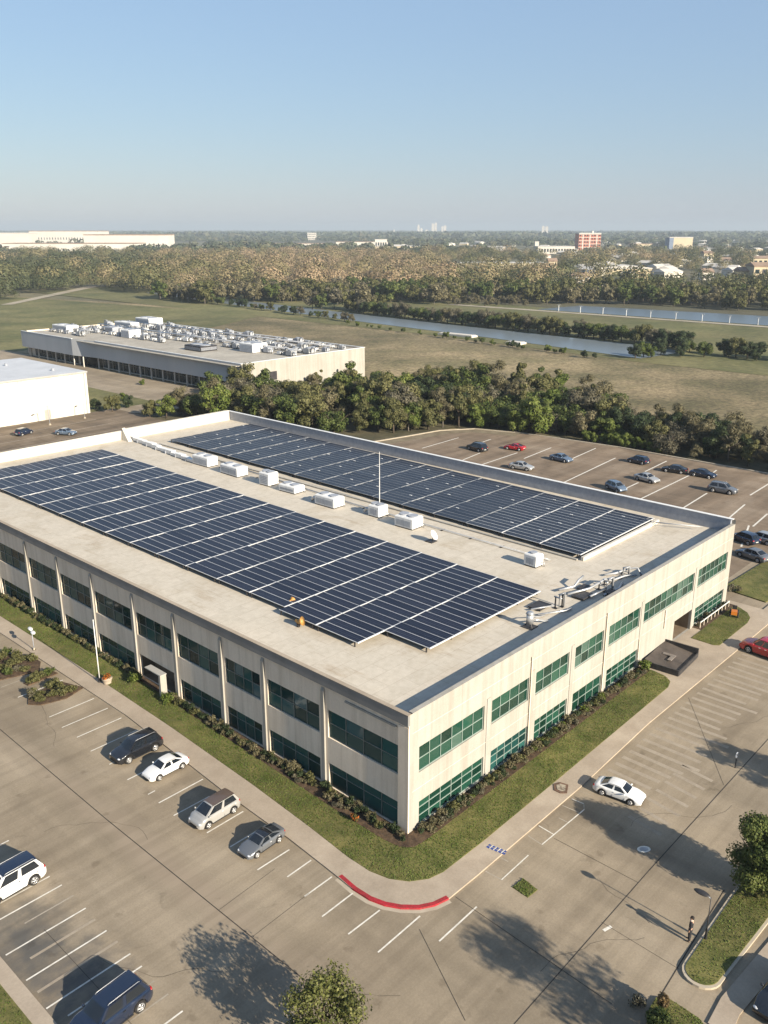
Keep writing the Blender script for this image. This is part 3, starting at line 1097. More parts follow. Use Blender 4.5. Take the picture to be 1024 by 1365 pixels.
mb.build('canopy', 'coping', OB)
mb = MB()
mb.box(-1.1, -.44, 30.1, 30.4, .1, 2.415)
mb.build('wing_wall', 'cream', OB)

# ------------------------------------------------------------------ solar arrays
strips = {}


def panel_mesh(wd, ln, mat):
    k = (wd, ln, mat)
    if k not in strips:
        mb = MB()
        mb.box(-wd / 2, wd / 2, 0, ln, -.04, 0)
        me = bpy.data.meshes.new('solar_panel')
        me.from_pydata(mb.v, [], mb.f)
        me.materials.append(M[mat])
        strips[k] = me
    return strips[k]


def solar_block(x0, x1, y0, y1, pitch, mat, frame, label, group, joint=.13, rail=.05, z=RZ + .48, clips=False):
    root = empty('solar_array', (x0, y0, RZ), 0, label, 'solar array', group)
    n = max(1, round((x1 - x0) / pitch))
    p = (x1 - x0) / n
    fr = MB()
    zl = z - RZ
    for i in range(n):
        o = bpy.data.objects.new('solar_panel', panel_mesh(round(p - rail, 3), round(y1 - y0 - joint, 3), mat))
        C.objects.link(o)
        o.parent = root
        o.location = ((i + .5) * p, joint / 2, zl + random.uniform(-.006, .006))
        o.rotation_euler = (random.uniform(-.006, .006), random.uniform(-.035, .02), 0)
    for i in range(n + 1):
        fr.box(i * p - rail / 2 + .004, i * p + rail / 2 - .004, joint / 2, y1 - y0 - joint / 2, zl - .03, zl + .022)
    fr.box(-.03, x1 - x0 + .03, -joint / 2 + .005, joint / 2 - .002, zl - .05, zl + .026)
    fr.build('frame', frame, root)
    if clips:
        cl = MB()
        for i in range(4, n, 4):
            for k in range(1):
                yy = random.uniform(.3, y1 - y0 - .3)
                cl.box(i * p - .09, i * p + .09, yy - .2, yy + .2, zl + .024, zl + .05)
        cl.build('junction_box', 'alu', root)
    lg = MB()
    for i in range(0, n + 1, 3):
        for yy in (.35, y1 - y0 - .35):
            lg.box(i * p - .05, i * p + .05, yy - .05, yy + .05, 0, zl - .051)
    lg.build('rack', 'dark_steel', root)
    return root


def lower(x, y, z0, z1):
    k = (CH - z1) / (CH - z0)
    return CAM[0] + (x - CAM[0]) * k, CAM[1] + (y - CAM[1]) * k


G1 = 'solar arrays on the west side of the office roof'
NA = [lower(0, y, 10.2, 9.48)[1] for y in (5.35, 10.3, 15.35, 20.15, 25.1, 30.0, 35.1, 40.2, 45.25, 50.3, 55.35, 60.4, 65.45, 70.5, 75.55, 80.6, 85.7)]
XW = [lower(x, 0, 10, 9.48)[0] for x in (8.85, 5.6, 5.5, 6.3)]
XE = lower(25.0, 0, 10, 9.48)[0]
for i in range(16):
    x0 = XW[0] if i == 0 else (XW[1] if i in (1, 2) else XW[3] - .02 * (i - 3))
    xe = XE + .11 * i * .9
    lab = "short dark solar array at the south end of the west field, set back" if i == 0 else (
        "dark solar array with a stepped outline beside the ochre vent" if i == 2 else (
            "dark solar array projecting west beside the short end array" if i == 1 else (
                "dark solar array at the north end of the west field" if i == 15 else
                "dark blue solar array within the western field, same arrays on both sides")))
    solar_block(x0, xe, NA[i], NA[i + 1], 1.12, 'pv', 'alu', lab, G1, joint=.12, rail=.05)
G2 = 'solar arrays on the east side of the office roof'
FX0, FY0 = lower(36.1, 7.9, 10, 9.48)
FX1 = lower(52.6, 0, 10, 9.48)[0]
FYN = lower(0, 84.2, 10, 9.48)[1]
NB = 15
for i in range(NB):
    y0, y1 = FY0 + (FYN - FY0) * i / NB, FY0 + (FYN - FY0) * (i + 1) / NB
    lab = "greyer solar array at the south end of the east field by the white edge kerb" if i == 0 else (
        "greyer solar array at the north end of the east field nearest the woods" if i == NB - 1 else
        "greyer blue solar array within the eastern field, same arrays on both sides")
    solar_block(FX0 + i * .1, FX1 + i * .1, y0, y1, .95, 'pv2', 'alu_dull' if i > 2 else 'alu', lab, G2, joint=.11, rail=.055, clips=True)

# ------------------------------------------------------------------ things on the roof
def rooftop_unit(x, y, lx, ly, h, label, group=None, kind=0, z=RZ, mat='white_metal', rz=0.0, cat='air conditioner', parts=True):
    if cat == 'air conditioner' and z == RZ:
        h *= random.uniform(.78, .95)
        rz = random.uniform(-.05, .05)
    r = empty('rooftop_unit', (x, y, z), rz, label, cat, group)
    mb = MB()
    mb.box(-lx / 2, lx / 2, -ly / 2, ly / 2, .14, h - .12)
    b_ = .1
    mb.v += [(-lx / 2, -ly / 2, h - .12), (lx / 2, -ly / 2, h - .12), (lx / 2, ly / 2, h - .12), (-lx / 2, ly / 2, h - .12), (-lx / 2 + b_, -ly / 2 + b_, h), (lx / 2 - b_, -ly / 2 + b_, h), (lx / 2 - b_, ly / 2 - b_, h), (-lx / 2 + b_, ly / 2 - b_, h)]
    n = len(mb.v) - 8
    mb.f += [tuple(n + i for i in q) for q in ((4, 5, 6, 7), (0, 1, 5, 4), (1, 2, 6, 5), (2, 3, 7, 6), (3, 0, 4, 7))]
    mb.build('casing', mat, r)
    if not parts:
        return r
    mb = MB()
    mb.box(-lx / 2 + .06, lx / 2 - .06, -ly / 2 + .06, ly / 2 - .06, 0, .139)
    mb.build('base_curb', 'dark_steel', r)
    mb = MB()
    for k in range(5):
        zz = .35 + k * (h - .7) / 5
        mb.box(-lx / 2 - .02, -lx / 2 - .002, -ly / 2 + .25, ly / 2 - .25, zz, zz + (h - .7) / 9)
    mb.build('grille', 'grey_metal', r)
    mb = MB()
    mb.tube([(lx / 2 - .25, -ly / 2 - .01, .45), (lx / 2 - .25, -ly / 2 - .3, .45), (lx / 2 - .25, -ly / 2 - .34, .04)], .05, 8)
    mb.build('pipe', 'steel', r, True)
    mb = MB()
    for k in range(4):
        zz = .4 + k * (h - .75) / 4
        mb.box(-lx / 2 + .2, lx / 2 - .2, -ly / 2 - .02, -ly / 2 - .002, zz, zz + (h - .7) / 8)
    mb.build('louvre', 'grey_metal', r)
    mb = MB()
    mb.box(-lx / 2 - .012, -lx / 2 - .002, -.02, .02, .2, h - .15)
    mb.build('panel_seam', 'grey_metal', r)
    if kind in (0, 1, 2, 3):
        mb = MB()
        for yy in ([0] if ly < 1.6 else [-ly / 4, ly / 4]):
            mb.cyl(0, yy, h, h + .16, min(lx, ly) * .3, 16)
        mb.build('fan', 'grey_metal', r)
    if kind == 1:
        mb = MB()
        mb.tube([(-lx / 4, ly / 2 - .02, h * .5), (-lx / 4, ly / 2 + .6, h * .5), (-lx / 4, ly / 2 + .95, h * .25), (-lx / 4, ly / 2 + .95, .02)], .22, 10)
        mb.build('duct', 'steel', r)
    return r


def rp(u, v, z=RZ):
    return at(u, v, z)


x, y = rp(548, 706)
rooftop_unit(x + .85, y + 1.1, 2.0, 2.7, 1.6, "clean white box air conditioner, largest of the row between the solar fields", kind=3)
x, y = rp(506, 690)
rooftop_unit(x + .6, y + .8, 1.7, 1.7, 1.6, "white boxy roof unit with a pipe, beside the thin mast", kind=1)
x, y = rp(440, 676)
rooftop_unit(x + .7, y + .8, 1.9, 3.4, 1.6, "white roof unit with an open dark flank, north of the mast", kind=1)
x, y = rp(388, 656)
rooftop_unit(x + .5, y + .4, 1.9, 3.0, 1.25, "low white roof unit joined to a taller one behind it", kind=3)
x, y = rp(365, 649)
rooftop_unit(x + .5, y + 1.6, 1.8, 1.9, 2.0, "tall white roof unit behind a low white one", kind=0)
x, y = rp(313, 634)
rooftop_unit(x + .6, y + .9, 1.9, 4.0, 1.6, "white roof unit with a dark outlet at its south end", kind=3)
x, y = rp(275, 621)
rooftop_unit(x + .5, y + .9, 1.9, 3.6, 1.7, "white roof unit at the end of the ragged silver duct", kind=2)
x, y = rp(715, 757)
rooftop_unit(x + .5, y + .7, 1.3, 1.5, 1.55, "small white roof box standing alone near the pipework", kind=3)
# ragged duct run to the north parapet
t = empty('roof_duct', (rp(255, 615)[0], rp(255, 615)[1], RZ), 0, "long ragged silver white duct run reaching the north parapet", 'duct')
mb = MB()
p0 = rp(255, 615)
p1 = rp(178, 586)
N = 13
for i in range(N):
    a = i / (N - 1)
    x, y = (p1[0] - p0[0]) * a, (p1[1] - p0[1]) * a
    hh = .5 + .22 * random.random()
    mb.box(x - .32 - .12 * random.random(), x + .32 + .12 * random.random(), y - .86, y + .78, .1, hh)
mb.build('duct', 'white_metal', t)
for i in range(0, N, 2):
    a = i / (N - 1)
    x, y = (p1[0] - p0[0]) * a, (p1[1] - p0[1]) * a
    mb = MB()
    mb.box(x - .5, x + .5, y + .75, y + .9, 0, .5)
    mb.build('support', 'grey_metal', t)
# conduit linking the units
xa, ya = rp(275, 621)
xb, yb = rp(715, 757)
t = empty('conduit', (xb + 2.6, yb, RZ), 0, "long thin conduit on low blocks linking the white roof units", 'conduit')
mb = MB()
mb.tube([(0, 0, .14), (.1, (ya - yb) * .5, .14), (xa - xb, ya - yb, .14)], .05, 6)
mb.build('pipe', 'steel', t, True)
mb = MB()
mb.tube([(.22, 0, .14), (.32, (ya - yb) * .5, .14), (xa - xb + .22, ya - yb, .14)], .035, 6)
mb.build('pipe', 'steel', t, True)
for k in range(14):
    mb = MB()
    yy = (ya - yb) * (k + .5) / 14
    mb.box(-.15, .55, yy - .08, yy + .08, 0, .085)
    mb.build('block', 'dark_steel', t)
# thin mast
x, y = rp(506, 672)
t = empty('antenna_mast', (x, y, RZ), 0, "thin pale antenna mast standing at the edge of the east solar field", 'mast')
mb = MB()
mb.tube([(0, 0, 0), (0, 0, 3.2), (0, 0, 6.9)], [.06, .05, .03], 8)
mb.build('pole', 'alu', t)
mb = MB()
mb.cyl(0, 0, 0, .12, .22, 12)
mb.build('base_plate', 'steel', t)


def brass_vent(u, v, label, s=1.0, rz=0.0):
    x, y = rp(u, v)
    t = empty('roof_vent', (x, y, RZ), rz, label, 'vent')
    mb = MB()
    mb.cyl(0, 0, 0, .35 * s, .16 * s, 12)
    mb.build('pipe', 'dark_steel', t)
    mb = MB()
    mb.tube([(-.02, .3 * s, .62 * s), (0, 0, .5 * s), (0, -.25 * s, .56 * s), (0, -.42 * s, .62 * s)], [.12 * s, .2 * s, .3 * s, .42 * s], 14)
    mb.build('hood', 'brass', t, True)
    return t


brass_vent(398, 835, "ochre roof vent with a flared hood on the bare west roof", 1.0, .4)
brass_vent(388, 806, "ochre roof vent lying in the notch of the west solar field", .75, 1.7)
# tilted dish
x, y = rp(577, 722)
t = empty('satellite_dish', (x, y, RZ), 0, "small white tilted dish on a dark rack between the solar fields", 'dish')
mb = MB()
mb.box(-.5, .5, -.25, .75, 0, .1)
mb.tube([(0, 0, .1), (0, 0, .55)], .05, 6)
mb.build('stand', 'dark_steel', t)
mb = MB()
prof = [(0, 0), (.25, .03), (.45, .1), (.6, .2)]
n0 = 14
for r_, h_ in prof:
    for k in range(n0):
        a = 2 * PI * k / n0
        vv = Vector((r_ * math.cos(a), r_ * math.sin(a), h_))
        vv.rotate(Vector((.25, -.8, .55)).to_track_quat('Z', 'Y'))
        mb.v.append((vv.x, vv.y, vv.z + .75))
for j in range(3):
    for k in range(n0):
        k2 = (k + 1) % n0
        mb.f.append((j * n0 + k, j * n0 + k2, (j + 1) * n0 + k2, (j + 1) * n0 + k))
mb.build('dish', 'white_metal', t, True)
# metal flue with pipes
x, y = rp(706, 835)
t = empty('roof_flue', (x, y, RZ), 0, "steel flue with a cap and bent pipes near the south parapet", 'flue')
mb = MB()
mb.cyl(0, 0, .35, 1.25, .33, 14)
mb.cyl(0, 0, 1.26, 1.42, .4, 14, .28)
mb.build('flue', 'steel', t, True)
mb = MB()
for a in (0, 1, 2):
    mb.tube([(.25 * math.cos(a * 2.1), .25 * math.sin(a * 2.1), .36), (.5 * math.cos(a * 2.1), .5 * math.sin(a * 2.1), 0)], .045, 6)
mb.box(-.55, .55, -.55, .55, 0, .06)
mb.build('stand', 'dark_steel', t)
mb = MB()
mb.tube([(.3, 0, .5), (.9, -.3, .45), (1.5, -.5, .18), (2.0, -.6, .1)], .07, 8)
mb.build('pipe', 'steel', t, True)
mb = MB()
mb.tube([(.2, .2, .8), (.7, .5, .6), (1.9, .3, .25), (2.8, .2, .12)], .05, 8)
mb.build('pipe', 'steel', t, True)


def pipe_rack(x, y, pts, label, legs=(), rad=.09, mat='steel', extra=None):
    t = empty('pipe_rack', (x, y, RZ), 0, label, 'pipework')
    mb = MB()
    for q in pts:
        mb.tube(q, rad, 8)
    mb.build('pipe', mat, t, True)
    for lx, ly, lz in legs:
        mb = MB()
        mb.box(lx - .05, lx + .05, ly - .05, ly + .05, .05, lz)
        mb.box(lx - .18, lx + .18, ly - .18, ly + .18, 0, .05)
        mb.build('support', 'dark_steel', t)
    if extra:
        mb = MB()
        extra(mb)
        mb.build('tray', 'dark_steel', t)
    return t


x, y = rp(745, 812)
pipe_rack(x, y, [[(0, 0, .1), (0, 0, 1.5), (.7, -.1, 1.5), (.7, -.1, .1)], [(.1, .6, 1.1), (.1, -.2, 1.1)], [(-2.2, 1.6, .25), (0, .5, .25)], [(-2.6, .6, .15), (0, -.8, .15), (.7, -.9, .15)]],
          "upright pipe frame with an elbow beside a dark tray on the roof", [(0, .4, 1.1), (.7, .1, 1.4)], .08,
          extra=lambda m: (m.box(-1.7, .2, .9, 2.3, .12, .2), m.box(-1.6, -1.5, 1, 1.1, 0, .12), m.box(0, .1, 2, 2.1, 0, .12)))
x, y = rp(790, 790)
pipe_rack(x, y, [[(-2.6, 1.2, .35), (0, .4, .35), (1.2, .1, .6), (2.6, .2, .6), (3.4, -.2, .3), (3.4, -.2, .05)], [(-1.5, -.6, .3), (1.0, -.8, .3), (1.4, -.8, .9), (1.4, -.8, 1.25), (2.2, -.9, 1.25), (2.2, -.9, .05)],
                 [(-2.2, 2.4, .3), (-.4, 1.8, .3), (.2, 1.7, .8), (1.4, 1.9, .8)], [(0, -1.2, .15), (2.4, -1.5, .15), (4.0, -1.0, .15)]],
          "tangle of silver roof pipes over dark trays at the south end of the east field", [(-1, .8, .3), (1.2, 0, .55), (1, -.7, .3), (2.6, .2, .55)], .12,
          extra=lambda m: (m.box(-2.4, -.6, -.4, .9, .1, .24), m.box(-.3, 1.1, .6, 1.6, .1, .2), m.box(.3, 1.6, -2.0, -1.0, .1, .3)))
x, y = rp(835, 770)
pipe_rack(x, y, [[(-1.2, 1.8, .2), (0, 1.2, .2), (1.2, .4, .55), (1.5, -.4, .75), (1.5, -.9, .05)], [(-2.4, .6, .18), (0, .2, .18), (1.0, -.6, .18)], [(.2, .5, .1), (.2, .5, .9), (.9, .2, .9), (.9, .2, .1)]],
          "pale bent pipe with a dark hoop near the east parapet corner", [(.6, .8, .4), (-.6, .4, .18)], .1, 'alu_dull')
x, y = rp(868, 700)
pipe_rack(x, y, [[(-.6, .6, .06), (-.6, .6, .8), (.2, .2, .95), (.5, 0, .8), (.5, 0, .06)], [(0, -.2, .5), (2.2, -5.0, .5)], [(-.2, -.6, .06), (-.2, -.6, .55), (2.0, -5.4, .55)]],
          "thin dark handrail hoop at the corner of the east solar field", [], .035, 'alu_dull')
# white edge kerb beside the east field, dark flat trays
mb = MB()
mb.box(FX0 - .4, FX1 + .2, FY0 - .62, FY0 - .3, RZ + .01, RZ + .42)
tag(mb.build('roof_upstand', 'white_panel'), "long white upstand along the south end of the east solar field", 'upstand')
mb = MB()
mb.box(FX0 - .75, FX0 - .5, FY0, FYN, RZ + .01, RZ + .16)
tag(mb.build('cable_duct', 'cream'), "pale cable duct along the west side of the east solar field", 'cable duct')

# ------------------------------------------------------------------ cars
CARS = {
    'sedan': dict(L=4.65, W=1.82, cowl=(1.05, .96), roof=(.35, -.85, 1.44), tail=(-1.68, 1.02), nose=.72, back=.92, wheel=.33, base=1.36),
    'coupe': dict(L=4.4, W=1.8, cowl=(.95, .90), roof=(.15, -.75, 1.32), tail=(-1.85, .98), nose=.66, back=.90, wheel=.33, base=1.30),
    'hatch': dict(L=4.15, W=1.78, cowl=(1.15, 1.0), roof=(.45, -1.45, 1.55), tail=(-1.95, 1.02), nose=.76, back=.98, wheel=.33, base=1.27),
    'suv': dict(L=4.75, W=1.92, cowl=(1.2, 1.10), roof=(.5, -1.8, 1.74), tail=(-2.2, 1.12), nose=.86, back=1.05, wheel=.38, base=1.38),
    'van': dict(L=4.5, W=1.86, cowl=(1.5, 1.08), roof=(.55, -1.7, 1.72), tail=(-2.1, 1.08), nose=.80, back=1.02, wheel=.34, base=1.36),
    'pickup': dict(L=5.6, W=1.98, cowl=(1.45, 1.15), roof=(.75, -.35, 1.80), tail=(-.62, 1.15), nose=.92, back=1.12, wheel=.40, base=1.70),
}
CACHE = {}


def make_car(kind, body, roof=None, small=False):
    """a car facing +x, standing on z = 0, centred on its wheelbase"""
    p = CARS[kind]
    L, Wd = p['L'], p['W'] / 2
    root = empty('parked_car')
    cx, cz = p['cowl']
    rf, rr, rz = p['roof']
    tx, tz = p['tail']
    xs = np.linspace(-L / 2, L / 2, 47)
    zx = [-L / 2, -L / 2 + .12, tx - .25, tx, cx, cx + .35, L / 2 - .35, L / 2 - .08, L / 2]
    zz = [p['back'] - .24, p['back'] - .02, tz - .01, tz, cz, cz - .05, p['nose'] + .06, p['nose'] - .06, p['nose'] - .22]
    order = np.argsort(zx)
    zt = np.interp(xs, np.array(zx)[order], np.array(zz)[order])
    mb = MB()
    K = 13
    wr = p['wheel']
    for x, t_ in zip(xs, zt):
        u = abs(x) / (L / 2)
        ww = Wd * (1 - .17 * max(0, (u - .72) / .28) ** 2.2)
        zb = .24 + .10 * max(0, (u - .88) / .12)
        for wx in (p['base'], -p['base']):
            ra = wr + .075
            if abs(x - wx) < ra:
                zb = max(zb, wr + math.sqrt(ra * ra - (x - wx) ** 2))
        zb = min(zb, t_ - .17)
        h = t_ - zb
        half = [(ww * .95, zb), (ww, zb + h * .38), (ww * .985, zb + h * .72), (ww * .93, zb + h * .93), (ww * .80, t_ + .005), (ww * .4, t_ + .03)]
        ring = [(-a, b) for a, b in half] + [(0, t_ + .035)] + [(a, b) for a, b in half[::-1]]
        mb.v += [(x, a, b) for a, b in ring]
    for i in range(len(xs) - 1):
        for k in range(K - 1):
            mb.f.append((i * K + k, (i + 1) * K + k, (i + 1) * K + k + 1, i * K + k + 1))
    mb.f.append(tuple(range(K)))
    e = (len(xs) - 1) * K
    mb.f.append(tuple(e + K - 1 - k for k in range(K)))
    mb.build('body', PAINT[body], root, True)
    mb = MB()
    mb.box(-L / 2 + .25, L / 2 - .25, -Wd + .16, Wd - .16, .18, .62)
    mb.build('underbody', 'black_rubber', root)
    # cabin shell
    wb, wt = Wd * .86, Wd * .68
    lo = [(cx, -wb, cz - .03), (cx, wb, cz - .03), (tx, wb, tz - .03), (tx, -wb, tz - .03)]
    hi = [(rf, -wt, rz - .05), (rf, wt, rz - .05), (rr, wt, rz - .05), (rr, -wt, rz - .05)]
    sh = MB()
    sh.patch(lo[0], lo[1], hi[1], hi[0], 6, 2, 0, .10)
    sh.patch(lo[1], lo[2], hi[2], hi[1], 6, 2)
    sh.patch(lo[2], lo[3], hi[3], hi[2], 6, 2, 0, .06)
    sh.patch(lo[3], lo[0], hi[0], hi[3], 6, 2)
    sh.build('cabin', PAINT[body], root, True)
    n = 7
    ro = MB()
    for i in range(n):
        for k in range(n):
            a, b = i / (n - 1), k / (n - 1)
            ro.v.append((rf + .06 + (rr - .06 - rf - .06) * a, -wt + 2 * wt * b, rz - .05 + .06 * (4 * a * (1 - a)) ** .6 + .03 * 4 * b * (1 - b)))
    for i in range(n - 1):
        for k in range(n - 1):
            ro.f.append((i * n + k, (i + 1) * n + k, (i + 1) * n + k + 1, i * n + k + 1))
    for i in range(n - 1):
        for k in (0, n - 1):
            pass
    ro.build('roof', PAINT[roof or body], root, True)
    g = MB()
    g.patch(lo[0], lo[1], hi[1], hi[0], 6, 3, .012, .10, .07)
    g.build('windscreen', 'car_glass', root, True)
    g = MB()
    g.patch(lo[2], lo[3], hi[3], hi[2], 6, 3, .012, .06, .09)
    g.build('rear_window', 'car_glass', root, True)
    for s in (1, 2):
        q = [lo[1], lo[2], hi[2], hi[1]] if s == 1 else [lo[3], lo[0], hi[0], hi[3]]
        q = [Vector(v) for v in q]
        for a0, a1 in ((.05, .47), (.51, .95)):
            g = MB()
            g.patch(q[0].lerp(q[1], a0), q[0].lerp(q[1], a1), q[3].lerp(q[2], a1), q[3].lerp(q[2], a0), 3, 2, .012, 0, .05)
            g.build('side_window', 'car_glass', root, True)
    for sy in (-1, 1):
        for dx in (cx - .28, (cx + tx) / 2 - .05, tx + .35):
            sm = MB()
            sm.box(dx - .008, dx + .008, min(sy * Wd * .9, sy * (Wd + .004)), max(sy * Wd * .9, sy * (Wd + .004)), .34, .56)
            sm.build('door_seam', 'black_rubber', root)
        for dx in ((cx + tx) / 2 + .05, tx + .45):
            hd_ = MB()
            hd_.box(dx, dx + .18, sy * (Wd + .0) - .02, sy * (Wd + .0) + .02, cz - .17, cz - .13)
            hd_.build('door_handle', 'alu' if kind != 'suv' else 'black_rubber', root)
        sk = MB()
        sk.box(-p['base'] + wr + .1, p['base'] - wr - .1, sy * (Wd * .97) - .02, sy * (Wd * .97) + .02, .225, .31)
        sk.build('sill', 'black_rubber', root)
    bm = MB()
    bm.box(L / 2 - .16, L / 2 + .004, -Wd * .62, Wd * .62, .30, .42)
    bm.build('bumper', 'black_rubber', root)
    bm = MB()
    bm.box(-L / 2 - .004, -L / 2 + .16, -Wd * .62, Wd * .62, .32, .46)
    bm.build('bumper', 'black_rubber', root)
    # wheels
    for wx in (p['base'], -p['base']):
        for sy in (-1, 1):
            wl = MB()
            c = sy * (Wd - .10)
            wl.tube([(0, -.11, 0), (0, -.085, 0), (0, .085, 0), (0, .11, 0)], [wr * .86, wr, wr, wr * .86], 20)
            wo = wl.build('wheel', 'tyre', root, True)
            wo.location = (wx, c, wr)
            rm = MB()
            o0 = .112 * sy
            for k in range(5):
                a = 2 * PI * k / 5
                rm.tube([(0, o0, 0), (math.cos(a) * wr * .6, o0, math.sin(a) * wr * .6)], [.05, .045], 5)
            rm.tube([(0, o0 - .01, 0), (0, o0 + .012, 0)], [wr * .2, wr * .2], 10)
            pts = [(math.cos(2 * PI * k / 16) * wr * .62, o0, math.sin(2 * PI * k / 16) * wr * .62) for k in range(17)]
            rm.tube(pts, .03, 5, False)
            rm.build('rim', 'rim', wo, True)
    for sy in (-1, 1):
        hl = MB()
        hl.ell((L / 2 - .20, sy * Wd * .68, p['nose'] - .10), (.17, .20, .085), 10, 6)
        hl.build('headlight', 'lamp_glass', root, True)
        tl = MB()
        tl.ell((-L / 2 + .13, sy * Wd * .72, p['back'] - .13), (.11, .20, .10), 10, 6)
        tl.build('taillight', 'tail_red', root, True)
        mi = MB()
        mi.ell((cx - .25, sy * (Wd + .05), cz + .06), (.09, .12, .08), 8, 5)
        mi.build('mirror', PAINT[body], root, True)
    pl = MB()
    pl.box(-L / 2 - .012, -L / 2 + .05, -.24, .24, .55, .67)
    pl.build('number_plate', 'plate', root)
    gr = MB()
    gr.box(L / 2 - .1, L / 2 + .006, -.42, .42, p['nose'] - .42, p['nose'] - .27)
    gr.build('grille', 'black_rubber', root)
    if kind == 'suv':
        for sy in (-1, 1):
            rl = MB()
            rl.tube([(rf - .1, sy * wt * .92, rz + .0), (rf - .2, sy * wt * .92, rz + .06), (rr + .2, sy * wt * .92, rz + .06), (rr + .1, sy * wt * .92, rz)], .016, 6)
            rl.build('roof_rail', 'steel', root, True)
    if kind == 'pickup':
        bd = MB()
        bd.box(-L / 2 + .12, tx - .12, -Wd * .74, Wd * .74, p['back'] + .03, p['back'] + .075)
        bd.build('bed_cover', 'black_rubber', root)
    return root


def car(kind, body, x, y, heading, label, roof=None, z=0, cat='car', sc=1.0):
    """heading in degrees of the way the bonnet points"""
    key = (kind, body, roof)
    if key not in CACHE:
        CACHE[key] = make_car(kind, body, roof)
        r = CACHE[key]
    else:
        r = copy_tree(CACHE[key])
    r.location = (x, y, z)
    r.scale = (sc, sc, sc)
    r.rotation_euler = (0, 0, math.radians(heading))
    return tag(r, label, cat)


c = car('suv', 'black', -7.7, 23.9, 180, "black car with silver roof rails beside the white saloon, by the west lawn", sc=.92)
car('sedan', 'white', -7.5, 19.9, 181, "white saloon with dark windows parked nose out by the west lawn", sc=.82)
car('van', 'beige', -8.35, 12.2, 182, "pale silver people carrier with a brown roof by the west lawn", roof='brown', sc=.88)
car('coupe', 'grey', -8.1, 7.0, 183, "low dark grey coupe with a black roof, last car before the red kerb", roof='black', sc=.82)
car('suv', 'white', -22.5, 16.1, 183, "white off-roader with a navy roof, parked tail out on the west row", roof='navy')
car('suv', 'navy', -23.3, 1.9, 184, "dark blue off-roader on the west row, cut by the frame's lower edge")
car('sedan', 'white', 14.75, -9.0, -82, "white saloon standing alone on the south drive beside the rubbed-out stalls", sc=.84)
car('pickup', 'red', 46.9, -8.7, 84, "bright red pickup truck at the kerb beyond the loading bay", cat='truck')
car('sedan', 'black', 3.7, -25.4, 176, "black car beside the narrow path past the round tree's lawn")
for u, v, k, b, hd, lab in [
        (636, 600, 'suv', 'black', 80, "black off-roader at the rounded corner of the back lot, next to the red car"),
        (686, 599, 'coupe', 'red', 100, "red coupe in the back lot beside the black off-roader"),
        (695, 625, 'sedan', 'silver', -80, "silver saloon in the back lot in front of the red coupe"),
        (748, 614, 'sedan', 'steelblue', -95, "steel blue saloon alone between long white stall lines in the back lot"),
        (851, 617, 'hatch', 'navy', 85, "dark blue hatchback by the back lot's kerb, first of three in a line"),
        (821, 653, 'hatch', 'steelblue', -112, "steel blue hatchback in the back lot nearest the roof parapet, beside a silver saloon"),
        (862, 641, 'sedan', 'silver', -100, "silver saloon in the middle of the back lot behind a steel blue hatchback"),
        (899, 629, 'sedan', 'black', 100, "black saloon by the back lot's kerb, second of three in a line"),
        (937, 635, 'sedan', 'navy', -88, "navy saloon by the back lot's kerb, third of three in a line"),
        (963, 656, 'suv', 'grey', -85, "grey off-roader standing apart at the south side of the back lot"),
        (1003, 744, 'sedan', 'grey', 75, "dark grey saloon in the drive past the building's far corner"),
        (993, 722, 'hatch', 'navy', 70, "navy hatchback tucked behind the building's far corner"),
        (1016, 722, 'hatch', 'silver', 78, "silver hatchback behind the dark grey saloon past the far corner"),
        (32, 579, 'hatch', 'navy', 20, "navy hatchback in the rear lot beside the white hall"),
        (88, 579, 'sedan', 'steelblue', -60, "steel blue saloon in the rear lot in front of the white hall")]:
    x, y = at(u, v)
    car(k, b, x, y, hd, lab)

# ------------------------------------------------------------------ street furniture and small things
def lamp_post(x, y, h, label, heads=1, arm=1.2, rz=0.0, r=.055, dark=True):
    t = empty('street_lamp', (x, y, 0), rz, label, 'street lamp')
    mb = MB()
    mb.tube([(0, 0, 0), (0, 0, h)], [r, r * .7], 10)
    mb.build('pole', 'grey_metal' if not dark else 'dark_steel', t, True)
    mb = MB()
    mb.cyl(0, 0, 0, .12, r * 4.0, 12)
    mb.cyl(0, 0, .12, .9 if dark else .35, r * 2.4, 12, r * 1.7)
    mb.build('base', 'black_rubber' if dark else 'kerb', t)
    for k in range(heads):
        a = k * PI
        mb = MB()
        ca, sa = math.cos(a), math.sin(a)
        mb.tube([(0, 0, h - .06), (ca * arm * .6, sa * arm * .6, h + .04)], .035, 6)
        mb.build('arm', 'grey_metal', t, True)
        mb = MB()
        mb.ell((ca * arm, sa * arm, h + .04), (.52, .24, .10), 12, 6)
        mb.build('lamp_head', 'dark_steel' if dark else 'white_metal', t, True)
    return t


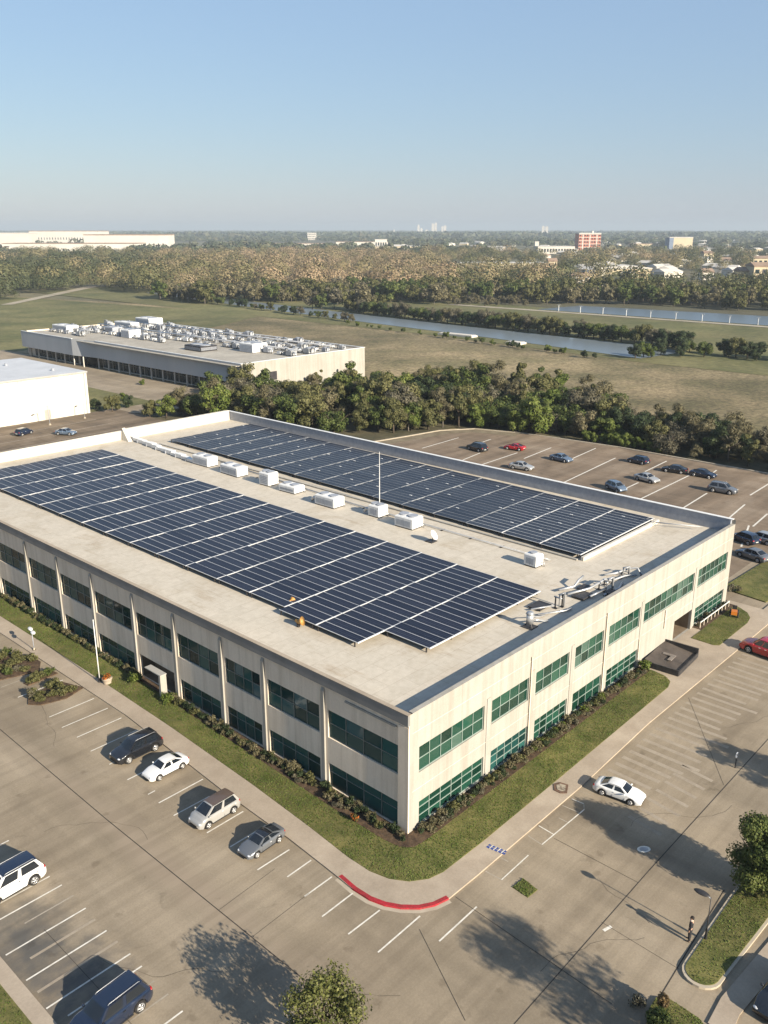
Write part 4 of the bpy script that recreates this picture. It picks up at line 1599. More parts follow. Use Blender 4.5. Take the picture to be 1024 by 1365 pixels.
lamp_post(5.0, -20.25, 3.3, "slim dark street lamp added behind the person in black for its lamp-shaped shadow", 1, .6, PI / 2, .04)  # unseen lamp, added to cast the lamp-shaped shadow on the drive
def skinned(name, joints, bones, mat, parent, sub=2):
    me = bpy.data.meshes.new(name)
    me.from_pydata([j[:3] for j in joints], bones, [])
    o = bpy.data.objects.new(name, me)
    C.objects.link(o)
    sk = o.modifiers.new('skin', 'SKIN')
    sk.use_smooth_shade = True
    for i, j in enumerate(joints):
        rd = j[3] if isinstance(j[3], tuple) else (j[3], j[3])
        me.skin_vertices[0].data[i].radius = rd
    me.skin_vertices[0].data[0].use_root = True
    ss = o.modifiers.new('smooth', 'SUBSURF')
    ss.levels = ss.render_levels = sub
    dg = bpy.context.evaluated_depsgraph_get()
    new = bpy.data.meshes.new_from_object(o.evaluated_get(dg))
    o.modifiers.clear()
    o.data = new
    new.materials.clear()
    new.materials.append(M[mat] if isinstance(mat, str) else mat)
    o.parent = parent
    return o


# person in dark clothes, standing at the kerb and facing the office (front = +y)
M['skin'] = surf('skin', (.46, .28, .19), (.54, .34, .24), 20, .6)
M['suit'] = surf('black cloth', (.018, .018, .022), (.035, .034, .038), 12, .9)
M['hair'] = surf('dark hair', (.012, .010, .009), (.025, .02, .017), 30, .7)
M['shirt'] = surf('white cloth', (.60, .60, .58), (.70, .70, .68), 12, .85)
pr = empty('person', (4.35, -19.5, 0), .25, "person in black clothes with a white collar standing at the kerb beside the lawn", 'person')
J, Bn = [(0, 0, .96, (.135, .10)), (0, 0, 1.12, (.135, .10)), (0, -.01, 1.30, (.155, .105)), (0, -.01, 1.43, (.13, .085)), (0, 0, 1.50, .055), (0, .01, 1.56, .055), (0, .015, 1.62, (.07, .085)), (0, .01, 1.70, (.078, .095)), (0, .0, 1.765, (.055, .065))], [(i, i + 1) for i in range(8)]
for sx in (-1, 1):
    n_ = len(J)
    J += [(sx * .17, -.01, 1.42, .06), (sx * .225, -.02, 1.18, .046), (sx * .235, .03, .96, .034), (sx * .235, .05, .88, (.022, .036))]
    Bn += [(3, n_), (n_, n_ + 1), (n_ + 1, n_ + 2), (n_ + 2, n_ + 3)]
    for f_, (dx, dy, ln) in enumerate(((.0, .03, .075), (.004, .012, .085), (.004, -.008, .08), (.0, -.026, .065), (-sx * .035, .045, .05))):
        q = len(J)
        J += [(sx * .235 + dx, .05 + dy, .86 - ln * .5, .0095), (sx * .235 + dx - sx * .012, .05 + dy + .008, .85 - ln, .008)]
        Bn += [(n_ + 3, q), (q, q + 1)]
    n_ = len(J)
    J += [(sx * .095, 0, .88, .088), (sx * .11, .01, .50, .06), (sx * .115, -.01, .12, .04), (sx * .118, .01, .05, .042), (sx * .125, .16, .035, .034)]
    Bn += [(0, n_), (n_, n_ + 1), (n_ + 1, n_ + 2), (n_ + 2, n_ + 3), (n_ + 3, n_ + 4)]
skinned('body', J, Bn, 'skin', pr)
mb = MB()
mb.ell((0, .105, 1.655), (.016, .022, .022), 8, 6)
mb.build('nose', 'skin', pr, True)
for sx in (-1, 1):
    mb = MB()
    mb.ell((sx * .034, .093, 1.685), (.013, .010, .008), 8, 5)
    mb.build('eye', 'hair', pr, True)
    mb = MB()
    mb.ell((sx * .082, .0, 1.665), (.012, .022, .033), 8, 6)
    mb.build('ear', 'skin', pr, True)
mb = MB()
mb.ell((0, .094, 1.612), (.026, .010, .007), 10, 5)
mb.build('mouth', surf('lips', (.34, .14, .11), (.40, .17, .14), 20, .5), pr, True)
mb = MB()
mb.ell((0, -.022, 1.735), (.092, .098, .075), 14, 8)
mb.ell((0, -.055, 1.68), (.085, .065, .09), 14, 8)
mb.build('hair', 'hair', pr, True)
Jc, Bc = [(0, 0, .93, (.155, .12)), (0, 0, 1.12, (.155, .118)), (0, -.01, 1.30, (.175, .122)), (0, -.01, 1.44, (.145, .10)), (0, 0, 1.49, .075)], [(i, i + 1) for i in range(4)]
for sx in (-1, 1):
    n_ = len(Jc)
    Jc += [(sx * .175, -.01, 1.42, .075), (sx * .228, -.02, 1.18, .060), (sx * .237, .03, .965, .048)]
    Bc += [(3, n_), (n_, n_ + 1), (n_ + 1, n_ + 2)]
skinned('jacket', Jc, Bc, 'suit', pr)
Jt, Bt = [(0, 0, .95, (.15, .115)), (0, 0, 1.02, (.14, .11))], [(0, 1)]
for sx in (-1, 1):
    n_ = len(Jt)
    Jt += [(sx * .097, 0, .86, .118), (sx * .111, .01, .50, .088), (sx * .116, -.01, .09, .062)]
    Bt += [(0, n_), (n_, n_ + 1), (n_ + 1, n_ + 2)]
skinned('trousers', Jt, Bt, 'suit', pr)
for sx in (-1, 1):
    skinned('shoe', [(sx * .118, -.05, .05, .05), (sx * .12, .06, .048, .05), (sx * .126, .19, .036, .036)], [(0, 1), (1, 2)], 'black_rubber', pr)
mb = MB()
mb.tube([(math.cos(a) * .062, math.sin(a) * .062 + .003, 1.525 + .01 * math.sin(a)) for a in [2 * PI * k / 16 for k in range(17)]], .016, 6, False)
mb.build('collar', 'shirt', pr, True)
pr.scale = (1.18, 1.18, 1.04)
lamp_post(-4.5, 48.6, 2.3, "short post with two white lamp heads beside the sidewalk", 2, .55, 1.35, .05, False)
lamp_post(51.6, 159.6 - 6, 4.3, "bent lamp with a white head in front of the white hall", 1, 1.3, PI + .4, .08, False)
lamp_post(60.8, 159.6 - 5, 4.0, "shorter lamp with an upturned head near the white hall's corner", 1, .6, .6, .07, False)

t = empty('flagpole', (-3.45, 37.2, .12), 0, "slim bare white flagpole rising beside a planter on the lawn edge", 'flagpole')
mb = MB()
mb.tube([(0, 0, 0), (0, 0, 3), (0, 0, 6.6)], [.055, .05, .035], 10)
mb.ell((0, 0, 6.64), (.06, .06, .06), 8, 6)
mb.build('pole', 'white_metal', t, True)
mb = MB()
mb.cyl(0, 0, 0, .45, .16, 12, .11)
mb.build('base', 'dark_steel', t)
t = empty('planter', (-3.05, 36.5, .12), 0, "pale stone planter with reddish flowers at the flagpole's foot", 'planter')
mb = MB()
mb.tube([(0, 0, 0), (0, 0, .1), (0, 0, .5), (0, 0, .55)], [.42, .38, .52, .54], 16)
mb.build('pot', 'walk', t, True)
pp, nn, tt = crown_points([(0, 0, .68, .42), (.2, .1, .75, .3), (-.2, -.1, .7, .3)], 350, .3)
cards('flowers', pp, nn, rng.uniform(.05, .09, 350), tt, 'flower', parent=t)

# little post on the south drive, manhole, utility cover, bits on the kerb
t = empty('sign_post', (24.7, -14.2, 0), 0, "short grey post with a ring on the south drive joint", 'post')
mb = MB()
mb.tube([(0, 0, 0), (0, 0, 1.0)], .05, 8)
mb.build('pole', 'dark_steel', t)
mb = MB()
mb.tube([(math.cos(a) * .22, 0, 1.2 + math.sin(a) * .22) for a in [2 * PI * k / 14 for k in range(15)]], .05, 6, False)
mb.build('ring', 'grey_metal', t, True)
t = empty('manhole', (10.3, -13.4, .004), .2, "round iron manhole with a pale concrete ring in the tree's shadow", 'manhole')
mb = MB()
N = 24
for k in range(N):
    a, b = 2 * PI * k / N, 2 * PI * (k + 1) / N
    mb.quad((math.cos(a) * .42, math.sin(a) * .42, .012), (math.cos(a) * .62, math.sin(a) * .62, .006), (math.cos(b) * .62, math.sin(b) * .62, .006), (math.cos(b) * .42, math.sin(b) * .42, .012))
mb.build('ring', 'white_line', t)
mb = MB()
mb.cyl(0, 0, .0, .014, .415, 24)
for k in range(-2, 3):
    mb.box(-.3, .3, k * .13 - .03, k * .13 + .03, .0145, .03)
mb.build('cover', 'alu_dull', t)
t.scale = (.55, .8, 1)
t.rotation_euler[2] = .95
t = empty('utility_cover', (12.4, -5.2, .122), .5, "brown framed utility cover with a pale middle set in the sidewalk", 'utility cover')
mb = MB()
mb.slab([(-.62, -.5), (.5, -.55), (.7, .1), (.3, .6), (-.5, .5), (-.75, 0)], 0, .05)
mb.build('frame', surf('brown iron', (.10, .06, .04), (.18, .11, .075), 3, .8), t)
mb = MB()
mb.slab([(-.42, -.34), (.34, -.36), (.46, .1), (.2, .38), (-.34, .3), (-.5, 0)], .051, .075)
mb.build('lid', surf('dusty lid', (.16, .13, .10), (.40, .35, .27), 5, .8, lo=.4, hi=.6), t)
t = empty('paint_mark', (3.0, -5.75, .124), .0, "row of blue and white painted marks on the south sidewalk edge", 'paint mark')
mb = MB()
for k in range(5):
    xx = (k - 2) * .05
    yy = -(k - 2) * .3
    mb.box(xx - .22, xx - .02, yy - .12, yy + .12, 0, .006)
    mb.box(xx + .04, xx + .22, yy - .05, yy + .13, 0, .006)
mb.build('blue_mark', surf('blue paint', (.03, .06, .22), (.06, .10, .34), 3, .7), t)
mb = MB()
for k in range(4):
    xx = (k - 1.5) * .05
    yy = -(k - 1.5) * .3
    mb.box(xx - .2, xx + .25, yy - .03, yy + .03, .007, .012)
mb.build('white_mark', 'white_line', t)

# loading bay: dark open tray at the dock
t = empty('loading_ramp', (38.6, -1.35, .13), math.radians(4), "large dark open tray-like loading ramp at the blank part of the south front", 'loading ramp')
mb = MB()
mb.v = [(-2.6, -2.3, .0), (2.6, -2.3, .0), (2.6, 1.2, .0), (-2.6, 1.2, .0), (-2.6, -2.3, .25), (2.6, -2.3, .25), (2.6, 1.2, .75), (-2.6, 1.2, .75)]
mb.f = [(0, 3, 2, 1), (4, 5, 6, 7), (0, 1, 5, 4), (1, 2, 6, 5), (2, 3, 7, 6), (3, 0, 4, 7)]
mb.build('deck', surf('dark plate', (.05, .042, .038), (.115, .095, .082), .7, .6, lo=.3, hi=.7), t)
for x0, x1, y0, y1, za in ((-2.75, -2.602, -2.4, 1.2, .62), (2.602, 2.75, -2.4, 1.2, .95), (-2.6, 2.6, -2.42, -2.302, .5)):
    mb = MB()
    mb.box(x0, x1, y0, y1, 0, za)
    mb.build('side_rail', 'dark_steel', t)
mb = MB()
mb.slab([(-1.2, -1.0), (.2, -1.0), (.2, .3), (-.2, .3), (-.2, -.6), (-1.2, -.6)], .62, .7)
mb.build('plate', surf('scuffed plate', (.16, .14, .125), (.24, .21, .19), 1.5, .6), t)

# orange ride-on mower on the far lawn
t = empty('lawn_mower', (54.1, -2.2, .16), math.radians(200), "small orange ride-on mower on the lawn past the garage", 'lawn mower')
mb = MB()
mb.box(.05, .75, -.32, .32, .35, .78)
mb.build('hood', PAINT['orange'], t)
mb = MB()
mb.box(-.75, .05, -.42, .42, .28, .46)
mb.build('deck', 'dark_steel', t)
mb = MB()
mb.box(-.55, -.15, -.24, .24, .46, .6)
mb.box(-.68, -.56, -.24, .24, .5, 1.0)
mb.build('seat', 'black_rubber', t)
for wx, wr_ in ((.5, .2), (-.5, .3)):
    for sy in (-1, 1):
        mb = MB()
        mb.tube([(wx, sy * .42 - .09, wr_), (wx, sy * .42 + .09, wr_)], wr_, 14)
        mb.build('wheel', 'tyre', t, True)
mb = MB()
mb.tube([(.0, 0, .7), (-.12, 0, 1.0)], .025, 6)
mb.tube([(-.12 + math.sin(a) * .06, math.cos(a) * .18, 1.0 + math.sin(a) * .14) for a in [2 * PI * k / 12 for k in range(13)]], .02, 5, False)
mb.build('steering_wheel', 'black_rubber', t)
# white rail fence in front of the last ground floor window
t = empty('fence', (48.2, -.75, .17), 0, "low white rail fence under the last south window", 'fence')
mb = MB()
mb.box(0, 8.0, -.04, .04, .62, .70)
mb.build('rail', 'white_metal', t)
for k in range(9):
    mb = MB()
    mb.box(k * .98, k * .98 + .08, -.035, .035, 0, .619)
    mb.build('post', 'grey_panel', t)

# ------------------------------------------------------------------ neighbours: white hall and grey warehouse
t = empty('white_hall', (0, 0, 0), 0, "plain white flat-roofed hall on the west side of the grey warehouse", 'building')
mb = MB()
mb.box(10, 65, 159.5, 193, -.2, 9.9)
mb.build('wall', 'white_panel', t)
mb = MB()
mb.box(9.8, 65.2, 159.3, 193.2, 9.901, 10.1)
mb.build('roof', surf('pale grey roof', (.50, .52, .55), (.58, .60, .63), .15, .7), t)
mb = MB()
mb.box(53.6, 55.0, 159.42, 159.49, 0, 2.3)
mb.build('door', 'cream', t)
for k in range(8):
    mb = MB()
    mb.box(16 + k * 6.1, 16.06 + k * 6.1, 159.485, 159.498, -.1, 9.8)
    mb.build('panel_joint', 'grey_panel', t)
mb = MB()
mb.box(64.2, 64.34, 159.36, 159.48, -.1, 9.7)
mb.build('downpipe', 'grey_metal', t)
mb = MB()
mb.box(10, 65.15, 159.27, 159.298, 9.75, 10.12)
mb.build('gutter', 'coping', t)
for xx, yy in ((48, 170), (56, 182), (40, 184), (60, 166)):
    mb = MB()
    mb.cyl(xx, yy, 10.1, 10.7, .4, 12)
    mb.build('roof_vent', 'grey_metal', t)

t = empty('grey_warehouse', (0, 0, 0), 0, "wide grey warehouse with cream end wall and a roof crowded with machinery", 'building')
GX, GY0, GY1, GZ = 104.0, 150.0, 270.0, 8.5
M['grey_clad'] = surf('grey cladding', (.47, .485, .50), (.55, .56, .57), .12, .6, big=(.05, .06), stretch=(1, 1, .2))
mb = MB()
mb.box(GX, GX + .4, GY0 + .4, 224, 3.2, GZ)
mb.build('cladding', 'grey_clad', t)
mb = MB()
mb.box(GX - 2.0, GX - 1.6, 235, GY1, 3.2, GZ)
mb.quad((GX - 1.6, 235, 3.2), (GX, 224, 3.2), (GX, 224, GZ), (GX - 1.6, 235, GZ))
mb.quad((GX - 2.0, 235, 3.2), (GX - 2.0, 235, GZ), (GX + .39, 224, GZ), (GX + .39, 224, 3.2))
mb.build('cladding', 'grey_clad', t)
mb = MB()
mb.box(GX + .0, 151, GY0, GY0 + .4, -.3, GZ)
mb.build('end_wall', 'cream', t)
mb = MB()
mb.box(150.6, 151, GY0 + .4, GY1, -.3, GZ)
mb.box(GX, 150.6, GY1 - .4, GY1, -.3, GZ)
mb.box(GX + 2.2, GX + 2.6, GY0 + .4, 224, -.3, 3.2)
mb.box(GX + 1.0, GX + 1.4, 236, GY1 - .4, -.3, 3.2)
mb.build('wall', 'grey_panel', t)
mb = MB()
mb.quad((GX + .4, GY0 + .4, 3.19), (GX + .4, 224, 3.19), (GX + 2.6, 224, 3.19), (GX + 2.6, GY0 + .4, 3.19))
mb.build('soffit', 'grey_clad', t)
mb = MB()
mb.box(GX - 1.5, 150.5, GY0 + .45, GY1 - .45, 7.9, 8.05)
mb.build('roof', surf('warehouse roof', (.36, .33, .28), (.46, .425, .36), .1, .8, fine=(.8, .12)), t)
# recessed glazing in bays with posts
fw = lambda a_, o, z: (GX + 1.95 - o, a_, z)
for k in range(12):
    y0 = 152 + k * 6
    window('y', y0, y0 + 5.6, .0, 3.0, 4, [2.0], 'glass_far', 'mullion_dark', parent=t, base=fw, tint=(0, 1), bar=.1)
fw2 = lambda a_, o, z: (GX + .75 - o, a_, z)
for k in range(5):
    y0 = 237 + k * 6
    window('y', y0, y0 + 5.6, .0, 3.0, 4, [2.0], 'glass_far', 'mullion_dark', parent=t, base=fw2, tint=(0, 1), bar=.1)
mb = MB()
mb.quad((GX + 2.6, 224.2, -.3), (GX + 1.2, 235.8, -.3), (GX + 1.2, 235.8, 5.2), (GX + 2.6, 224.2, 5.2))
mb.build('entrance_glass', 'glass_far', t)
for k in range(20):
    y0 = 151.5 + k * 6
    mb = MB()
    mb.box(GX + .45, GX + .8, y0, y0 + .35, -.3, 3.18) if y0 < 224 else mb.box(GX - 1.5, GX - 1.2, y0, y0 + .35, -.3, 3.18)
    mb.build('post', 'white_panel', t)
fe = facade_pt('x')
mb = MB()
mb.box(113.6, 116.2, 149.9, 149.99, 3.1, 5.4)
mb.build('louvre', 'dark_steel', t)
mb = MB()
mb.box(GX - .1, 151.1, 149.9, 150.5, 8.501, 8.62)
mb.box(150.5, 151.1, 150.5, GY1, 8.501, 8.62)
mb.box(GX - .05, GX + .5, 150.5, 224, 8.501, 8.62)
mb.box(GX - 2.05, GX - 1.5, 235, GY1, 8.501, 8.62)
mb.build('coping', 'alu', t)
# machinery in rows on its roof
UN = []
for kind in range(4):
    r = empty('rooftop_unit', (0, 0, 0))
    mb = MB()
    hh = (1.0, 1.5, .8, 1.3)[kind]
    mb.box(-.9, .9, -1.0, 1.0, .3, hh)
    mb.build('casing', ('white_metal', 'grey_metal', 'steel', 'alu_dull')[kind], r)
    mb = MB()
    mb.tube([(-.6, -1, hh * .7), (-.6, -1.9, hh * .8), (-.6, -2.3, hh * .5), (-.6, -2.4, .1)], .22, 8)
    mb.tube([(.5, 1, hh * .5), (.5, 1.6, hh * 1.2), (.3, 2.4, hh * 1.2), (.3, 2.7, .1)], .2, 8)
    mb.build('pipe', 'steel', r, True)
    mb = MB()
    mb.cyl(0, 0, hh, hh + .25, .6, 12, .7)
    mb.build('fan', 'grey_metal' if kind % 2 else 'steel', r)
    mb = MB()
    for sx in (-.8, .8):
        for sy in (-.9, .9):
            mb.box(sx - .07, sx + .07, sy - .07, sy + .07, 0, .3)
    mb.build('stand', 'dark_steel', r)
    UN.append(r)
first = [True] * 4
nu = 0
for row, xx in enumerate((110.5, 119, 125.5, 132, 138.5, 146)):
    for k in range(23):
        yy = 154.5 + k * 4.95 + random.uniform(-.4, .4)
        if row == 0 and yy < 243 or row in (1,) and yy < 205 or random.random() < .1:
            continue
        kd = random.randrange(4)
        o = UN[kd] if first[kd] else copy_tree(UN[kd])
        first[kd] = False
        o.location = (xx + random.uniform(-.3, .3), yy, 8.05)
        o.rotation_euler = (0, 0, random.choice((0, PI)) + random.uniform(-.05, .05))
        sc = random.uniform(.75, 1.25)
        o.scale = (sc, sc, sc)
        tag(o, "small silver white machine with bent pipes among the rows on the warehouse roof", 'roof machine', 'machines in rows on the grey warehouse roof')
        nu += 1
for u, v, lx, ly, h, lab, m_ in [(338, 468, 5.5, 6, 2.6, "big white box in the middle of the warehouse roof's machinery", 'white_metal'), (208, 432, 6, 9, 2.8, "big white box at the far side of the warehouse roof", 'white_metal'),
                                 (175, 449, 4.5, 5, 2.6, "white slanted box half way along the warehouse roof", 'white_metal'), (70, 438, 4.5, 10, 2.2, "low white box at the north end of the warehouse roof", 'white_metal'),
                                 (122, 430, 3.5, 11, 2.2, "long thin white box on the north part of the warehouse roof", 'white_metal'), (268, 466, 6, 8, 1.6, "dark grey block of coolers on the bare part of the warehouse roof", 'dark_steel'), (152, 442, 4, 5, 1.8, "blue grey cooler block north of the slanted white box", 'grey_metal')]:
    x, y = at(u, v, 8.05)
    y = min(y, GY1 - 3 - ly / 2 - (6 if 'thin' in lab else 0))
    x = min(max(x, GX + 1 + lx / 2), 149 - lx / 2)
    rooftop_unit(x, y, lx, ly, h, lab, z=8.05, mat=m_, kind=0)
# pipe gantries along the rows
for k, xx in enumerate((115, 129, 142)):
    t = empty('pipe_gantry', (xx, 155, 8.05), 0, ["long silver pipe gantry on the warehouse roof next to its bare strip", "long silver pipe gantry through the middle of the warehouse roof", "long silver pipe gantry along the river side of the warehouse roof"][k], 'pipework')
    mb = MB()
    for j in range(3):
        mb.tube([(j * .5, 0 if k else 90, 1.2), (j * .5, 110, 1.2)], .14, 6)
    mb.build('pipe', 'steel', t, True)
    for j in range(12):
        if k == 0 and j < 10:
            continue
        mb = MB()
        mb.box(-.2, 1.2, j * 9 + 3, j * 9 + 3.2, 0, 1.05)
        mb.build('support', 'alu_dull', t)

# ------------------------------------------------------------------ far buildings
def far_box(name, u0, u1, vb, vt, depth, mat, label, cat='building', floors=0, roofmat='pale_roof', group=None, dz=0):
    a, b = Vector(at(u0, vb)), Vector(at(u1, vb))
    wd = (b - a).length
    mid = (a + b) / 2
    dist = math.hypot(mid.x - CAM[0], mid.y - CAM[1])
    h = (vb - vt) / FPX * dist * 1.02
    ang = math.atan2(b.y - a.y, b.x - a.x)
    t = empty(name, (mid.x, mid.y, -.6), ang, label, cat, group)
    mb = MB()
    mb.box(-wd / 2, wd / 2, 0, depth, 0, h)
    mb.build('wall', mat, t)
    mb = MB()
    mb.box(-wd / 2 - .4, wd / 2 + .4, -.4, depth + .4, h, h + max(.5, h * .06))
    mb.build('roof', roofmat, t)
    if floors:
        nb = max(3, int(wd / (5 if wd < 80 else 9)))
        for f_ in range(floors):
            z0 = h * (f_ + .28) / floors
            z1 = h * (f_ + .72) / floors
            mb = MB()
            for k in range(nb):
                x0 = -wd / 2 + wd * (k + .2) / nb
                mb.box(x0, x0 + wd * (.6 if wd < 80 else .3) / nb, -.06, -.01, z0, z1 if wd < 80 else (z0 * .55 + z1 * .45))
            mb.build('window', 'glass_far', t, tint=(0, 1))
    return t, wd, h, depth


M['pale_roof'] = surf('pale roof', (.55, .52, .47), (.62, .59, .54), .05, .8)
M['tan_roof'] = surf('tan roof', (.26, .18, .13), (.36, .26, .19), .1, .8)
M['far_white'] = surf('white wall', (.62, .575, .51), (.72, .675, .60), .02, .8)
M['far_cream'] = surf('cream wall', (.55, .46, .31), (.62, .52, .36), .05, .8)
M['far_orange'] = surf('orange red wall', (.42, .13, .07), (.50, .17, .10), .1, .8)
M['far_blue'] = surf('blue grey wall', (.16, .20, .28), (.20, .25, .34), .05, .7)
FB = [
    ('warehouse', 4, 182, 337.5, 326, 70, 'far_white', "long low white warehouse in front of the white complex", 1),
    ('warehouse', 113, 222, 333.5, 315.5, 80, 'far_white', "tall white block at the east end of the white complex", 1),
    ('warehouse', 40, 132, 323, 310, 120, 'far_white', "white block with a thin roof at the back of the white complex", 1),
    ('warehouse', -30, 38, 326, 313, 80, 'far_white', "white shed on the horizon cut by the frame's west edge", 0),
    ('warehouse', 222, 274, 332, 327.5, 40, 'far_white', "low white shed beside the tall white block", 0),
    ('warehouse', 281, 337, 337.5, 334.2, 30, 'far_white', "thin white shed among the woods west of centre", 0),
    ('warehouse', 365, 437, 330.5, 324.5, 60, 'far_white', "white shed with red eaves in the far woods", 1),
    ('warehouse', 448, 517, 329, 322.5, 60, 'far_white', "long white shed next to the one with red eaves", 1),
    ('warehouse', 366, 506, 338.8, 336, 25, 'far_cream', "very long pale shed at the edge of the brown forest", 0),
    ('tower_block', 410, 421, 319, 311, 40, 'far_white', "small square white tower above the far woods", 3),
    ('warehouse', 500, 586, 334, 328, 60, 'far_cream', "low pale market building under the skyline", 1),
    ('warehouse', 500, 516, 331, 320, 30, 'far_white', "white gabled building under the skyline", 1),
    ('warehouse', 608, 733, 357, 350.5, 40, 'far_cream', "long pale low building behind a car yard", 1),
    ('warehouse', 717, 766, 337.5, 329, 50, 'far_white', "white factory with a stubby tower", 1),
    ('tower_block', 713, 718, 334, 323, 12, 'far_white', "stubby white tower at the white factory", 0),
    ('tower_block', 771, 800, 332.5, 313.5, 40, 'far_orange', "orange red tower block with white floor bands", 5),
    ('warehouse', 844, 877, 332.5, 325.5, 40, 'far_cream', "pale hall east of the orange red tower", 1),
    ('tower_block', 897, 922.5, 333, 318.5, 45, 'far_cream', "plain sand coloured office block with a flat top", 0),
    ('tower_block', 891.5, 897, 333, 318.5, 30, 'far_blue', "narrow blue tower against the sand coloured block", 0),
    ('warehouse', 799, 869, 364, 357.5, 40, 'far_cream', "low pale shed with a curved roof amid trees", 0),
    ('warehouse', 900, 946, 336.5, 333, 40, 'far_blue', "low blue shed beside the sand coloured block", 0),
    ('house', 938, 951, 349, 338.5, 16, 'far_cream', "cream house with a blue end in the suburb", 1),
    ('house', 985, 998, 378, 363, 14, 'far_cream', "cream house with a steep roof near the canal", 1),
    ('house', 1003, 1040, 379, 358, 18, 'far_cream', "large cream house at the frame's east edge", 2),
    ('house', 936, 951, 372, 363, 12, 'far_white', "white house among trees past the canal", 1),
    ('house', 730, 742, 364, 349, 8, 'far_cream', "narrow cream house beside the long pale building", 2),
    ('house', 762, 786, 375, 368, 12, 'far_white', "low white house in the trees north of the canal", 1),
    ('house', 790, 812, 384, 379, 12, 'far_white', "white bungalow by the canal's wooded bank", 1),
    ('house', 960, 975, 354, 347, 12, 'far_white', "small white house under the blue shed", 1),
    ('house', 1004, 1030, 352, 345, 20, 'far_cream', "pale terrace at the suburb's east end", 1),
]
for nm, u0, u1, vb, vt, dp, mt, lab, fl in FB:
    t, wd, h, dp = far_box(nm, u0, u1, vb, vt, dp, mt, lab, 'tower block' if nm == 'tower_block' else nm, fl, 'tan_roof' if nm == 'house' or ('red' in lab or 'white complex' in lab) and nm != 'tower_block' else 'pale_roof')
    if 'orange red tower block' in lab:
        for f_ in range(1, 6):
            mb = MB()
            mb.box(-wd / 2 - .3, wd / 2 + .3, -.35, -.08, h * f_ / 5 - 1.2, h * f_ / 5 - .2)
            mb.build('floor_band', 'far_white', t)
        for k in (-.32, 0, .32):
            mb = MB()
            mb.box(wd * k - 1, wd * k + 1, -.45, -.36, 1, h - 2)
            mb.build('rib', 'far_white', t)
        mb = MB()
        mb.cyl(wd * .15, 10, h, h + 6, 2.5, 10)
        mb.build('roof_tank', 'far_white', t)
    if 'curved roof' in lab:
        mb = MB()
        pts = [(-wd / 2 + wd * i / 16, h + 2.2 * math.sin(PI * i / 16)) for i in range(17)]
        for i in range(16):
            (a_, b_), (c_, d_) = pts[i], pts[i + 1]
            mb.quad((a_, -.5, b_ + .6), (c_, -.5, d_ + .6), (c_, dp, d_ + .6), (a_, dp, b_ + .6))
            mb.quad((a_, -.5, h - .2), (c_, -.5, h - .2), (c_, -.5, d_ + .6), (a_, -.5, b_ + .6))
        mb.build('vault', 'pale_roof', t)
    if nm == 'house':
        mb = MB()
        mb.v = [(-wd / 2 - .5, -.6, h + .8), (wd / 2 + .5, -.6, h + .8), (wd / 2 + .5, dp + .6, h + .8), (-wd / 2 - .5, dp + .6, h + .8), (-wd / 2, dp / 2, h + 3.4), (wd / 2, dp / 2, h + 3.4)]
        mb.f = [(0, 1, 5, 4), (2, 3, 4, 5), (1, 2, 5), (3, 0, 4)]
        mb.build('gable_roof', 'tan_roof', t)
# skyline towers far beyond
for u0, u1, ht, dist, lab in [(556.5, 559.5, 70, 8200, "thin white skyline tower with a pointed top"), (560.5, 563.5, 42, 8200, "shorter white skyline tower beside the pointed one"), (567, 571, 34, 8200, "lowest white skyline tower in the middle gap"),
                              (575.5, 579, 88, 8200, "tallest white skyline tower at the middle"), (579.5, 582.5, 95, 8300, "slim white skyline tower joined to the tallest one"), (588.5, 591, 62, 8200, "first of the two eastern white skyline towers"), (591.5, 595, 70, 8300, "second of the two eastern white skyline towers, slightly higher"),
                              (722.5, 726, 62, 7000, "white silo tower alone on the horizon, western of a pair"), (727, 731, 60, 7000, "white silo tower alone on the horizon, eastern of a pair"), (524.5, 526.5, 35, 8000, "tiny white tower on the horizon west of the skyline")]:
    fu = lambda u_: (math.atan2((u_ - 512), FPX / math.cos(PITCH)))
    a0, a1 = AZ - fu(u0) * 1.0, AZ - fu(u1)
    am = AZ - (fu(u0) + fu(u1)) / 2
    # heading measured from +x, turning to the right lowers it
    hd = math.atan2(FWD[1], FWD[0]) - (fu(u0) + fu(u1)) / 2
    wd = dist * abs(fu(u1) - fu(u0))
    t = empty('tower_block', (CAM[0] + math.cos(hd) * dist, CAM[1] + math.sin(hd) * dist, -.6), hd - PI / 2, lab, 'tower')
    mb = MB()
    mb.box(-wd / 2, wd / 2, 0, wd, 0, ht)
    mb.build('wall', 'far_white', t)
    mb = MB()
    if 'pointed' in lab:
        mb.v = [(-wd / 2, 0, ht), (wd / 2, 0, ht), (wd / 2, wd, ht), (-wd / 2, wd, ht), (0, wd / 2, ht + 18)]
        mb.f = [(0, 1, 4), (1, 2, 4), (2, 3, 4), (3, 0, 4)]
    else:
        mb.box(-wd * .3, wd * .3, wd * .2, wd * .8, ht, ht + 6)
    mb.build('roof', 'pale_roof', t)
